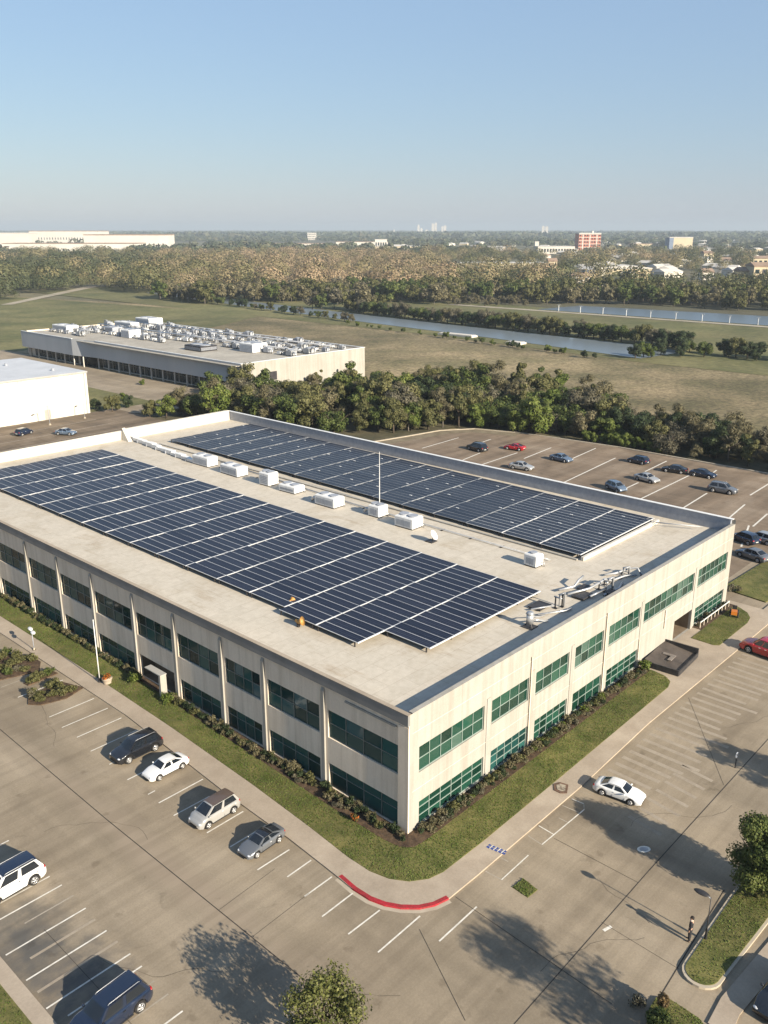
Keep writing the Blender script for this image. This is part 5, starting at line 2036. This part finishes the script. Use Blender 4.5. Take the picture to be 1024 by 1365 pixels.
# suburb houses scattered between the trees
nh = 0
tries = 0
spots = []
protos = []
for k in range(3):
    r = empty('house', (0, 0, 0))
    a_, b_, h_ = ((11, 8, 3.6), (16, 10, 4.2), (26, 14, 5.5))[k]
    mb = MB()
    mb.box(-a_ / 2, a_ / 2, -b_ / 2, b_ / 2, 0, h_)
    mb.build('wall', ('far_white', 'far_cream', 'far_white')[k], r)
    mb = MB()
    mb.v = [(-a_ / 2 - .6, -b_ / 2 - .6, h_), (a_ / 2 + .6, -b_ / 2 - .6, h_), (a_ / 2 + .6, b_ / 2 + .6, h_), (-a_ / 2 - .6, b_ / 2 + .6, h_), (-a_ / 2 + 1, 0, h_ + 2.6), (a_ / 2 - 1, 0, h_ + 2.6)]
    mb.f = [(0, 1, 5, 4), (2, 3, 4, 5), (1, 2, 5), (3, 0, 4)]
    mb.build('roof', ('tan_roof', 'pale_roof', 'pale_roof')[k], r)
    mb = MB()
    for j in range(4):
        x0 = -a_ / 2 + a_ * (j + .25) / 4
        mb.box(x0, x0 + a_ * .12, -b_ / 2 - .05, -b_ / 2 - .01, 1.2, 2.5)
    mb.build('window', 'glass_far', r, tint=(0, 1))
    protos.append([r, True])
while nh < 110 and tries < 6000:
    tries += 1
    u, v = random.uniform(520, 1040), random.uniform(322, 372)
    if v > 345 and u < 760 or (771 < u < 800 and v < 340):
        continue
    x, y = at(u, v)
    if any((x - a_) ** 2 + (y - b_) ** 2 < 1500 for a_, b_ in spots):
        continue
    spots.append((x, y))
    k = random.choice((0, 1, 1, 2, 2))
    o = protos[k][0] if protos[k][1] else copy_tree(protos[k][0])
    protos[k][1] = False
    o.location = (x, y, -.6)
    o.rotation_euler = (0, 0, random.uniform(-.4, .4) + random.choice((0, PI / 2)))
    s_ = 1.0 if v > 345 else (1.5 if k else 1.2)
    o.scale = (s_, s_, 1)
    tag(o, ["small white house with a tan hipped roof in the far suburb", "cream house with a pale hipped roof in the far suburb", "long white block with a pale hipped roof in the far suburb"][k], 'house', 'houses of the far suburb')
    nh += 1
# white fence posts along the canal
for k in range(12):
    u = 808 + k * 19
    x, y = 384.5, 228 - k * 13.5
    mb = MB()
    mb.box(x - .15, x + .15, y - .15, y + .15, -.3, 3.0)
    mb.box(x - .12, x + .12, y - .8, y + .8, 3.0, 3.2)
    tag(mb.build('marker_post', 'white_metal'), "thin white T-topped post standing along the canal's near bank", 'post', 'white posts along the canal')
for u, v, ln, lab in [(610, 446, 9, "long white flat slab on the river's near bank"), (688, 456.5, 3.5, "short white flat slab on the river's near bank")]:
    x, y = at(u, v)
    mb = MB()
    mb.box(x - 2, x + 2, y - ln, y + ln, -.4, .35)
    mb.box(x - 1.6, x + 1.6, y - ln + .5, y + ln - .5, .351, .55)
    tag(mb.build('concrete_slab', 'far_white'), lab, 'slab')

# ------------------------------------------------------------------ plants and trees
LEAFY = {}


def tree_proto(key, R, H, z0, n, size, mat, seed, trunk='bark', bare=False, nl=14):
    r = empty('tree', (0, 0, 0))
    trunk_mesh('trunk', z0 + H * .75, max(.1, R * .055), R, seed, r, trunk, 9 if bare else 6)
    bl = lobes(R, H, z0, nl, seed)
    p, nr, t_ = crown_points(bl, n, .35 if bare else .5, .32)
    cards('crown', p, nr, rng.uniform(size * .6, size * 1.3, n), t_, mat, .34 if bare else .62, r)
    LEAFY[key] = [r, True]


def put(key, x, y, z, rz, sc, label, cat, group, name=None, scz=None):
    pr = LEAFY[key]
    if pr[1]:
        o = pr[0]
        pr[1] = False
    else:
        o = copy_tree(pr[0])
    o.location = (x, y, z)
    o.rotation_euler = (0, 0, rz)
    o.scale = (sc, sc, scz or sc)
    if name:
        o.name = name
    return tag(o, label, cat, group)


# single trees near the camera
def big_tree(x, y, R, H, z0, n, size, mat, label, seed, nl=26, z=0.1):
    r = empty('tree', (x, y, z), 0, label, 'tree')
    trunk_mesh('trunk', z0 + H * .7, max(.13, R * .06), R, seed, r, 'bark', 9)
    bl = lobes(R, H, z0, nl, seed)
    p, nr, t_ = crown_points(bl, n, .35)
    cards('crown', p, nr, rng.uniform(size * .6, size * 1.3, n), t_, mat, .6, r)
    return r


big_tree(11.3, -21.35, 2.5, 4.7, .45, 30000, .10, 'leaf', "dense round green tree on the kerbed lawn across the south drive", 5, 34, .15)
big_tree(-16.7, -8.9, 2.75, 3.4, 1.3, 6800, .095, 'leaf_yellow', "olive green tree rising into the frame's lower edge on the west drive", 8, 26, 0)
big_tree(-4.2, -35.6, 3.2, 5.4, 5.8, 5200, .13, 'leaf_olive', "tall open tree south of the drive whose shadow falls by the grass square", 3, 22, 0)
big_tree(25.4, -30.3, 2.4, 4.4, 4.0, 5000, .13, 'leaf', "tree on the far side of the south drive, beyond the small post", 4, 20, 0)


def bush(x, y, z, R, H, n, size, mat, label, cat='shrub', group=None, seed=1, name='shrub'):
    bl = [(random.uniform(-.5, .5) * R, random.uniform(-.5, .5) * R, H * random.uniform(.3, .7), R * random.uniform(.35, .6)) for _ in range(7)]
    p, nr, t_ = crown_points(bl, n, .3)
    p[:, 2] = np.maximum(p[:, 2], .02)
    o = cards(name, p, nr, rng.uniform(size * .6, size * 1.3, n), t_, mat, .6)
    o.location = (x, y, z)
    return tag(o, label, cat, group)


bush(-2.7, -20.9, .15, .8, 1.0, 1500, .09, 'leaf', "green bush at the tip of the small planted island")
bush(-4.2, -21.8, .15, 1.0, 1.1, 1500, .09, 'leaf_bright', "brighter green bush on the small planted island, behind its tip")
bush(-1.7, -20.7, .15, .55, 1.5, 1100, .08, 'russet', "reddish brown bush beside the island's grass", 'shrub')
bush(-2.3, -19.5, .0, .55, .8, 420, .07, 'twig_grey', "thin grey twiggy bush in front of the green one on the island")
bush(-1.75, 3.9, .17, .32, .8, 420, .07, 'flower', "bush with orange flowers in the bed near the building corner")
bush(35.0, -.75, .17, .75, 1.2, 900, .1, 'leaf_bright', "bright green bush at the end of the south bed by the loading bay")

# low shrubs of the beds: a handful of kinds, each plant an object
SH = []
for k in range(9):
    mat = ('leaf_dark', 'leaf_olive', 'leaf', 'twig', 'leaf_dark', 'leaf_olive', 'leaf_bright', 'twig_grey', 'twig')[k]
    bl = [(random.uniform(-.35, .35), random.uniform(-.35, .35), random.uniform(.2, .55), random.uniform(.2, .34)) for _ in range(7)]
    n = 420
    p, nr, t_ = crown_points(bl, n, .3)
    p[:, 2] = np.maximum(p[:, 2], .02)
    o = cards('shrub', p, nr, rng.uniform(.05, .11, n), t_, mat, .55)
    SH.append([o, True, ('dark green', 'olive', 'mid green', 'brown twiggy', 'dark green', 'olive', 'bright green', 'grey twiggy', 'brown twiggy')[k]])


def shrub(k, x, y, z, s, where, group):
    o = SH[k][0]
    if SH[k][1]:
        SH[k][1] = False
    else:
        o = o.copy()
        C.objects.link(o)
    o.location = (x, y, z)
    o.rotation_euler = (0, 0, random.uniform(0, 6.28))
    o.scale = (s, s, s * random.uniform(.75, 1.25))
    return tag(o, f"low {SH[k][2]} shrub {where}", 'shrub', group)


def wallx(y):
    for (xa, ya), (xb, yb) in zip(bed_edge, bed_edge[1:]):
        if yb <= y <= ya:
            return xa + (xb - xa) * (ya - y) / (ya - yb)
    return -.4


y = -.3
while y < 70:
    wd = abs(wallx(max(y, 1)))
    if not 29.4 < y < 35.4:
        shrub(random.choice((0, 0, 1, 3, 4, 8, 5)), -.42 - random.uniform(0, max(.0, min(.5, wd - .5))), y, .16, random.uniform(.55, 1.0), "in the bed along the west front", 'shrubs in the bed along the west front')
        if wd > 1.1 and random.random() < .55:
            shrub(random.choice((3, 8, 0, 7)), -random.uniform(.9, wd - .15), y + .3, .16, random.uniform(.45, .75), "in the bed along the west front", 'shrubs in the bed along the west front')
    y += random.uniform(.36, .60)
x = .6
while x < 34.4:
    shrub(random.choice((0, 3, 5, 6, 8, 1, 4)), x, -.5 - random.uniform(0, .35), .16, random.uniform(.55, 1.05), "in the bed along the south front", 'shrubs in the bed along the south front')
    if random.random() < .45:
        shrub(random.choice((3, 8, 0, 7)), x + .3, -1.1, .16, random.uniform(.45, .7), "in the bed along the south front", 'shrubs in the bed along the south front')
    x += random.uniform(.38, .62)
for k in range(9):
    shrub(random.choice((0, 3, 7, 8)), 48.5 + k * .95, -.35, .16, random.uniform(.6, .95), "behind the white rail fence", 'shrubs behind the white rail fence')
for ki, p in enumerate(ISLES):
    xs_, ys_ = [q[0] for q in p], [q[1] for q in p]
    n = 0
    while n < (34, 17, 7)[ki]:
        q = (random.uniform(min(xs_), max(xs_)), random.uniform(min(ys_), max(ys_)))
        if inside(q, p):
            shrub(random.choice((5, 1, 2, 7, 5, 1)), q[0], q[1], .08, random.uniform(.8, 1.35), ("in the large planted strip between the stalls", "in the middle planted strip between the stalls", "in the smallest planted strip between the stalls")[ki], 'shrubs in the planted strips between the stalls')
            n += 1
for (x, y) in [(-1.0, 35.1), (-1.2, 34.6), (-.9, 29.2), (-1.3, 29.0)]:
    shrub(6, x, y, .14, 1.3, "beside the west entrance", 'shrubs beside the west entrance')
for k in range(7):
    shrub(random.choice((7, 3, 8)), 60.2 + random.uniform(-.8, 1.6), 1.2 + random.uniform(-1.2, 1.4), .1, random.uniform(.9, 1.5), "by the building's far corner", "scrub by the building's far corner")

# grass blades on the lawns: one mass
GP = []
for poly, z, dens in [(lawn_poly, .15, 120), (L2, .16, 80), (L3, .14, 25), (ISL2, .19, 120), (ISL3, .16, 120), ([(-30, 2), (-26.6, 2), (-26.5, 14), (-30, 14)], .15, 70), ([(.6, -10.0), (1.65, -10.08), (1.9, -8.75), (.7, -8.7)], .05, 260)]:
    xs_, ys_ = [q[0] for q in poly], [q[1] for q in poly]
    A = (max(xs_) - min(xs_)) * (min(max(ys_), 70) - min(ys_))
    n = int(A * dens)
    q = np.stack([rng.uniform(min(xs_), min(max(xs_), 60 if poly is not L3 else 80), n), rng.uniform(min(ys_), min(max(ys_), 70), n)], 1)
    # even-odd test, vectorised
    ins = np.zeros(n, bool)
    j = len(poly) - 1
    for i in range(len(poly)):
        xi, yi = poly[i]
        xj, yj = poly[j]
        with np.errstate(divide='ignore', invalid='ignore'):
            c_ = ((yi > q[:, 1]) != (yj > q[:, 1])) & (q[:, 0] < (xj - xi) * (q[:, 1] - yi) / (yj - yi + 1e-12) + xi)
        ins ^= c_
        j = i
    q = q[ins]
    GP.append(np.column_stack([q, np.full(len(q), z)]))
GP = np.concatenate(GP)
n = len(GP)
hh = rng.uniform(.028, .065, n)
GP[:, 2] += hh * .6
nr = rng.normal(size=(n, 3))
nr[:, 2] = np.abs(nr[:, 2]) * .6 + .2
nr /= np.linalg.norm(nr, axis=1)[:, None]
tg = rng.uniform(.12, .72, n) + .16 * np.sin(GP[:, 0] * .9 + 2 * np.sin(GP[:, 1] * .5)) + .14 * np.sin(GP[:, 0] * .31 + GP[:, 1] * .47) * np.sin(GP[:, 1] * .9 - GP[:, 0] * .4)
keep = rng.uniform(size=n) > .55 * (np.sin(GP[:, 0] * .7 + 1.3 * np.sin(GP[:, 1] * .33)) * np.sin(GP[:, 1] * .61 + 2.1) > .45)
GP, nr, hh, tg = GP[keep], nr[keep], hh[keep], tg[keep]
g = cards('grass', GP, nr, hh * 1.1, tg, 'grassblade', .4)
tag(g, "short green grass of the lawns round the office", 'grass', None, 'stuff')

# the wood behind the back lot
for k in range(4):
    tree_proto(('L', k), 3.6, 5.6 + k * .5, 1.0, 4200, .23, ('leaf', 'leaf_olive', 'leaf_olive', 'leaf')[k], 20 + k)
tree_proto(('L', 4), 2.6, 7.2, 1.0, 3600, .23, 'leaf_olive', 71, nl=11)
tree_proto(('L', 5), 4.4, 4.6, .4, 4600, .24, 'leaf', 72, nl=20)
tree_proto(('B', 3), 2.9, 7.4, 1.2, 2600, .25, 'twig', 73, 'bark_pale', True, 11)
tree_proto(('B', 4), 4.2, 4.0, .3, 3600, .25, 'twig_grey', 74, 'bark_pale', True, 22)
for k in range(2):
    tree_proto(('G', k), 3.0, 5.0, .6, 3800, .21, 'leaf_bright', 30 + k)
for k in range(2):
    tree_proto(('D', k), 3.4, 5.2, .6, 3800, .21, 'leaf_dark', 34 + k)
for k in range(3):
    tree_proto(('B', k), 3.8, 5.4 + .6 * k, .9, 4600, .27, ('twig', 'twig_grey', 'twig')[k], 40 + k, 'bark_pale', True, 18)
WOOD = [(121, -40), (122, 17), (123, 45), (119.5, 74), (114, 84), (99.5, 91), (90, 99), (81, 124), (78, 146), (100, 148), (108, 147), (143, 146), (153, 128), (157, 95), (151, 70), (144, 48), (137, 24), (131, -40)]
pts = []
for i in range(60000):
    q = (random.uniform(76, 158), random.uniform(-40, 150))
    if not inside(q, WOOD):
        continue
    if any((q[0] - a_[0]) ** 2 + (q[1] - a_[1]) ** 2 < 3.5 ** 2 for a_ in pts):
        continue
    pts.append(q)
cnt = {}
for x, y in pts:
    u, v = frame_uv(x, y, 3)
    if not -60 < u < 1090:
        continue
    r_ = random.random()
    south = y < 62
    if south:
        kd = 'B' if r_ < .55 else ('L' if r_ < .8 else ('D' if r_ < .95 else 'G'))
    else:
        kd = 'B' if r_ < .30 else ('L' if r_ < .74 else ('D' if r_ < .9 else 'G'))
    if 86 < y < 112 and x < 116 and r_ > .5:
        kd = 'L'
    k = random.randrange({'L': 6, 'G': 2, 'D': 2, 'B': 5}[kd])
    s = (random.uniform(.5, 1.0) if random.random() < .65 else random.uniform(.95, 1.3)) * (.85 if south else 1.0)
    if x > 138 and south:
        s *= .75
    if y > 122 and x > 102:
        s *= .62
    txt = {'L': "leafy olive green tree", 'G': "bright green leafy tree", 'D': "dark evergreen tree", 'B': "bare brown twiggy tree"}[kd]
    where = "in the scrubby wood behind the back lot" if south else "in the wood between the office and the grey warehouse"
    put((kd, k), x, y, -.2, random.uniform(0, 6.28), s, f"{txt} {where}", 'tree', f"{txt}s {where}", name='bare_tree' if kd == 'B' else 'leafy_tree')
for u, v, kd, s, lab in [(712, 580, 'G', 1.35, "large bright green tree right behind the red coupe's corner of the back lot"), (690, 578, 'G', 1.0, "bright green tree beside the largest bright one behind the back lot"), (415, 556, 'G', 1.15, "large bright green tree behind the office's east parapet, nearest the cream end wall"),
                         (500, 560, 'L', 1.4, "large olive tree behind the middle of the office's east parapet"), (455, 548, 'L', 1.45, "tallest olive tree behind the office, between two bright green ones"), (815, 590, 'G', .8, "yellowish bright tree at the back lot's kerb behind three dark cars"),
                         (545, 575, 'G', .9, "bright green tree at the rounded corner of the back lot"), (600, 560, 'D', 1.35, "large dark evergreen behind the rounded corner of the back lot"), (955, 612, 'D', 1.0, "dark evergreen at the back lot's kerb towards the frame's east edge")]:
    x, y = at(u, v)
    put((kd, random.randrange({'L': 4, 'G': 2, 'D': 2}[kd])), x + 2, y + 1, -.2, random.uniform(0, 6), s, lab, 'tree', None, name='leafy_tree')
# bushes round the white hall and the warehouse forecourt
for u, v, kd, s, lab in [(150, 548, 'L', .62, "olive bush tree at the corner of the white hall"), (172, 542, 'D', .5, "dark bush tree next to the olive one by the white hall"), (128, 545, 'D', .45, "small dark bush tree against the white hall's corner"),
                         (165, 533, 'G', .4, "bright bush tree behind the ones at the white hall"), (222, 556, 'G', .9, "bright green tree in the warehouse forecourt, west of the big one"), (292, 560, 'G', 1.45, "biggest bright green tree in front of the cream end wall"),
                         (262, 556, 'L', .9, "olive tree between two bright green ones near the warehouse"), (325, 556, 'L', 1.0, "olive tree east of the biggest bright green tree"), (200, 555, 'L', .6, "low olive tree at the end of the office's north parapet"), (190, 512, 'G', .3, "tiny bright bush on the warehouse forecourt verge")]:
    x, y = at(u, v)
    put((kd, random.randrange({'L': 4, 'G': 2, 'D': 2}[kd])), x, y, -.2, random.uniform(0, 6), s, lab, 'tree', None, name='leafy_tree')
# dark dead twigs and scrub of the back lot's corner kerb
for k in range(10):
    u = 770 + k * 11
    x, y = at(u, 590 + k * 1.8 + random.uniform(-1, 1))
    put(('G', k % 2), x + 3.5, y, -.2, random.uniform(0, 6), random.uniform(.28, .5), "bright low bush on the bank just outside the back lot's kerb", 'tree', "low bushes outside the back lot's kerb", name='leafy_tree')

# river banks
for k in range(46):
    yy = 104 + k * 4.4 + random.uniform(-1.5, 1.5)
    xn = np.interp(yy, [103, 128, 225, 300, 520], [272, 278, 288, 298, 330])
    kd = random.choice(('D', 'D', 'L', 'L', 'B'))
    put((kd, random.randrange(2)), xn + random.uniform(2.5, 5), yy, -.3, random.uniform(0, 6), random.uniform(.8, 1.15), f"{dict(D='dark', L='olive', B='brown twiggy')[kd]} bushy tree lining the river's far bank", 'tree', "bushy trees along the river's far bank", name='bank_tree')
    if random.random() < .8:
        put((random.choice(('L', 'D', 'B')), random.randrange(2)), xn + random.uniform(7, 14), yy + 2, -.3, random.uniform(0, 6), random.uniform(.7, 1.0), "second-row bushy tree behind the ones lining the river", 'tree', "second row of trees behind the river bank", name='bank_tree')
for k in range(30):
    yy = 268 + k * 7.5 + random.uniform(-2, 2)
    xx = np.interp(yy, [262, 330, 520], [266, 277, 309]) - random.uniform(.5, 3)
    kd = random.choice(('D', 'L', 'B', 'L'))
    put((kd, random.randrange(2)), xx, yy, -.3, random.uniform(0, 6), random.uniform(.42, .8), f"{dict(D='dark', L='olive', B='brown twiggy')[kd]} bushy tree on the river's near bank upstream of the white slabs", 'tree', "bushy trees on the river's near bank", name='bank_tree')
for k in range(30):
    yy = 26 + k * 2.9 + random.uniform(-1, 1)
    xx = np.interp(yy, [20, 108], [283, 262]) + random.uniform(-6, 12)
    put((random.choice('DLD'), random.randrange(2)), xx, yy, -.3, random.uniform(0, 6), random.uniform(.6, 1.0), "dark bushy tree on the bank south of the river's end", 'tree', "bushy trees south of the river's end", name='bank_tree')
for u, v, s in [(847, 476, .85), (858, 474, .9), (868, 475, .7)]:
    x, y = at(u, v)
    put(('G', 0) if u > 850 else ('D', 0), x, y, -.3, u, s, f"{'bright' if u > 865 else 'olive' if u > 850 else 'dark'} round bush at the river's blunt end", 'tree', None, name='leafy_tree')
for k in range(40):
    u = 470 + k * 8.5
    x, y = at(u, 431 + (u - 470) * .135 + random.uniform(-.3, .6))
    if random.random() < .75:
        y += random.uniform(-3, 3)
        put((random.choice('GLDL'), 0), x - 2 + random.uniform(-1.5, 1), y, -.3, random.uniform(0, 6), random.uniform(.16, .46), "low bush on the river's near bank", 'tree', "low bushes on the river's near bank", name='bank_bush')

for k in range(34):
    u = 606 + k * 5.2
    x, y = at(u, 405 - (3.5 if u > 700 else 0) + random.uniform(-4, 2))
    put(('B', k % 3), x, y, -.5, random.uniform(0, 6), random.uniform(.45, .9), "reddish brown bush on the strip beyond the gravel track", 'tree', "brown bushes beyond the gravel track", name='bank_bush')
# brown and green forest: nearest trees as objects, the mass behind as one
for k in range(4):
    R, H = 6.2, 10.5
    r = empty('tree', (0, 0, 0))
    trunk_mesh('trunk', 7, .22, 4, 60 + k, r, 'bark_pale', 5)
    bl = lobes(R, H, 1.2, 12, 60 + k)
    p, nr, t_ = crown_points(bl, 1100, .55, .25)
    cards('crown', p, nr, rng.uniform(.4, .85, 1100), t_, ('twig', 'leaf_olive', 'twig_grey', 'leaf')[k], .6, r)
    LEAFY[('F', k)] = [r, True]
FOR1 = [(-80, 345), (430, 341), (560, 345), (612, 372), (610, 405), (560, 416), (470, 414), (330, 409), (215, 399), (120, 382), (40, 398), (-80, 404)]
FOR2 = [(560, 342), (1100, 338), (1100, 417), (1000, 413), (900, 406.5), (780, 403), (720, 404), (612, 399), (612, 372)]
cand = []
step = 9.4
for gx in np.arange(150, 1500, step):
    for gy in np.arange(-200, 2300, step):
        x, y = gx + random.uniform(-3, 3), gy + random.uniform(-3, 3)
        u, v = frame_uv(x, y)
        if not (-40 < u < 1060 and 338 < v < 420):
            continue
        dd = math.hypot(x - CAM[0], y - CAM[1])
        if any(b_[1] - 2 < u < b_[2] + 2 and b_[4] - 1 < v < b_[3] + (7 if b_[3] > 345 else 3.5) for b_ in FB):
            continue                                      # the yards round the sheds and houses are open
        if inside((u, v), FOR1):
            gp = math.sin(x * .05 + 2 * math.sin(y * .02)) + math.sin(y * .041 + x * .013)
            band = math.sin(dd * .034 + 1.6 * math.sin(u * .011) + .8 * math.sin(u * .037)) + .35 * gp
            if (dd < 900 or random.random() < .70) and gp > -1.45 and (band > -.62 or dd < 430):
                cand.append((dd, x, y, 1))
        elif inside((u, v), FOR2):
            # suburb: leave clearings
            cl = math.sin(x * .013 + 1.3) + math.sin(y * .017) + .6 * math.sin((x + y) * .031)
            band = math.sin(dd * .026 + 1.4 * math.sin(u * .013) + .7 * math.sin(u * .041))
            if cl > (-.9 if v > 385 else -.35) and (band > -.5 or v > 392) and random.random() < (.8 if v > 372 else .5):
                cand.append((dd, x, y, 2))
FBX = [(t_.location.x, t_.location.y) for t_ in bpy.data.objects if t_.type == 'EMPTY' and t_.name.startswith(('house', 'warehouse', 'tower_block'))]
cand.sort()
print('forest trees', len(cand))
near, rest = cand[:260], cand[260:]
for dd, x, y, z_ in near:
    k = random.choice((0, 0, 1, 1, 2, 3) if z_ == 1 else (1, 3, 3, 1, 0))
    txt = ("bare brown", "olive green", "bare grey brown", "mid green")[k]
    put(('F', k), x, y, -.5, random.uniform(0, 6.28), random.uniform(.72, 1.1), f"{txt} tree at the near edge of the forest across the river", 'tree', f"{txt} trees at the near edge of the forest", name='forest_tree')


def mass(name, pts_, ncard, rad, hgt, size, mat, tints, label):
    n = len(pts_)
    P = np.array(pts_)
    sc = np.clip(rng.lognormal(-.08, .36, n), .4, 1.75)
    base = np.repeat(np.column_stack([P[:, 0], P[:, 1], np.full(n, -.5)]), ncard, 0)
    scn = np.repeat(sc, ncard)
    dr = unit(n * ncard)
    dr[:, 2] = np.abs(dr[:, 2]) * rng.choice([1, 1, 1, -.6], n * ncard)
    rr = rng.uniform(.72, 1.05, n * ncard) * scn
    pos = base + dr * np.array([rad, rad, hgt * .5]) * rr[:, None]
    pos[:, 2] += hgt * .52 * scn
    nr = dr + rng.normal(size=dr.shape) * .20 + np.array([0, 0, .12])
    nr /= np.linalg.norm(nr, axis=1)[:, None]
    tn = np.repeat(np.array(tints), ncard) + rng.uniform(-.07, .07, n * ncard)
    o = cards(name, pos, nr, rng.uniform(.7, 1.25, n * ncard) * size * scn, tn, mat, .7)
    return tag(o, label, 'forest', None, 'stuff')


def forest_mix(x, y, u):
    # browner towards the middle of the plain, greener to both sides, in drifts some thirty metres across
    n = math.sin(x * .043 + 1.7 * math.sin(y * .021)) * math.sin(y * .037 + 1.3 * math.sin(x * .017)) + .7 * math.sin(x * .011 - y * .008) + .5 * math.sin((x + y) * .09)
    g_ = np.interp(u + 60 * math.sin(y * .006) + 50 * math.sin(x * .013), [0, 120, 260, 520, 680, 1024], [.26, .30, .52, .52, .36, .28])
    return min(1, max(0, g_ + (.17 * n) + random.gauss(0, .16)))


def forest_tint(x, y, z_):
    n = math.sin(x * .011 + .7) * math.sin(y * .009 + 1.1) + .6 * math.sin(x * .031 + y * .027)
    if z_ == 1:
        u = frame_uv(x, y)[0]
        return forest_mix(x, y, u)
    return forest_mix(x, y, frame_uv(x, y)[0])


mass('forest', [(x, y) for _, x, y, _ in rest], 340, 6.7, 11.5, .50, 'forest', [forest_tint(x, y, z_) for _, x, y, z_ in rest], "brown and green woodland filling the plain across the river")
# woods out to the horizon, thinning with distance
far = []
for i in range(26000):
    dist = 1300 * (12.0) ** random.random()
    uu = random.uniform(-60, 1084)
    hd = math.atan2(FWD[1], FWD[0]) - math.atan2(uu - 512, FPX / math.cos(PITCH))
    x, y = CAM[0] + math.cos(hd) * dist, CAM[1] + math.sin(hd) * dist
    u, v = frame_uv(x, y)
    if v > 342:
        continue
    if any(b_[1] - 1 < u < b_[2] + 1 and b_[4] < v < b_[3] + 2.5 for b_ in FB):
        continue
    if dist < 3500:
        cl = math.sin(x * .006 + .4) + math.sin(y * .0047 + 1) + .7 * math.sin((x - y) * .011)
        if cl < -.25:
            continue
    if any(abs(x - a_) < 75 and abs(y - b_) < 75 for a_, b_ in FBX if (a_ - CAM[0]) ** 2 + (b_ - CAM[1]) ** 2 > 1e6) and random.random() < .8:
        continue
    far.append((x, y))
fa = [p for p in far if math.hypot(p[0] - CAM[0], p[1] - CAM[1]) < 4200]
fb_ = [p for p in far if math.hypot(p[0] - CAM[0], p[1] - CAM[1]) >= 4200]
mass('forest', fa, 44, 9, 10, 2.3, 'forest2', [min(1, max(0, random.gauss(.5, .2))) for _ in fa], "dark woodland between the far sheds and towers")
mass('forest', fb_, 14, 26, 13, 11, 'forest2', [min(1, max(0, random.gauss(.45, .2))) for _ in fb_], "flat dark woodland reaching the horizon")

# ------------------------------------------------------------------ air
m, nt, b = new_mat('air')
nt.nodes.remove(b)
pv = nt.nodes.new("ShaderNodeVolumePrincipled")
pv.inputs['Color'].default_value = (.42, .49, .575, 1)
pv.inputs['Density'].default_value = 1.35e-4
pv.inputs['Anisotropy'].default_value = 0.0
nt.links.new(pv.outputs[0], nt.nodes["Material Output"].inputs['Volume'])
mb = MB()
mb.box(-26000, 26000, -26000, 26000, -1.8, 125)
hz = mb.build('haze', m)
tag(hz, "pale haze over the plain", 'haze', None, 'stuff')
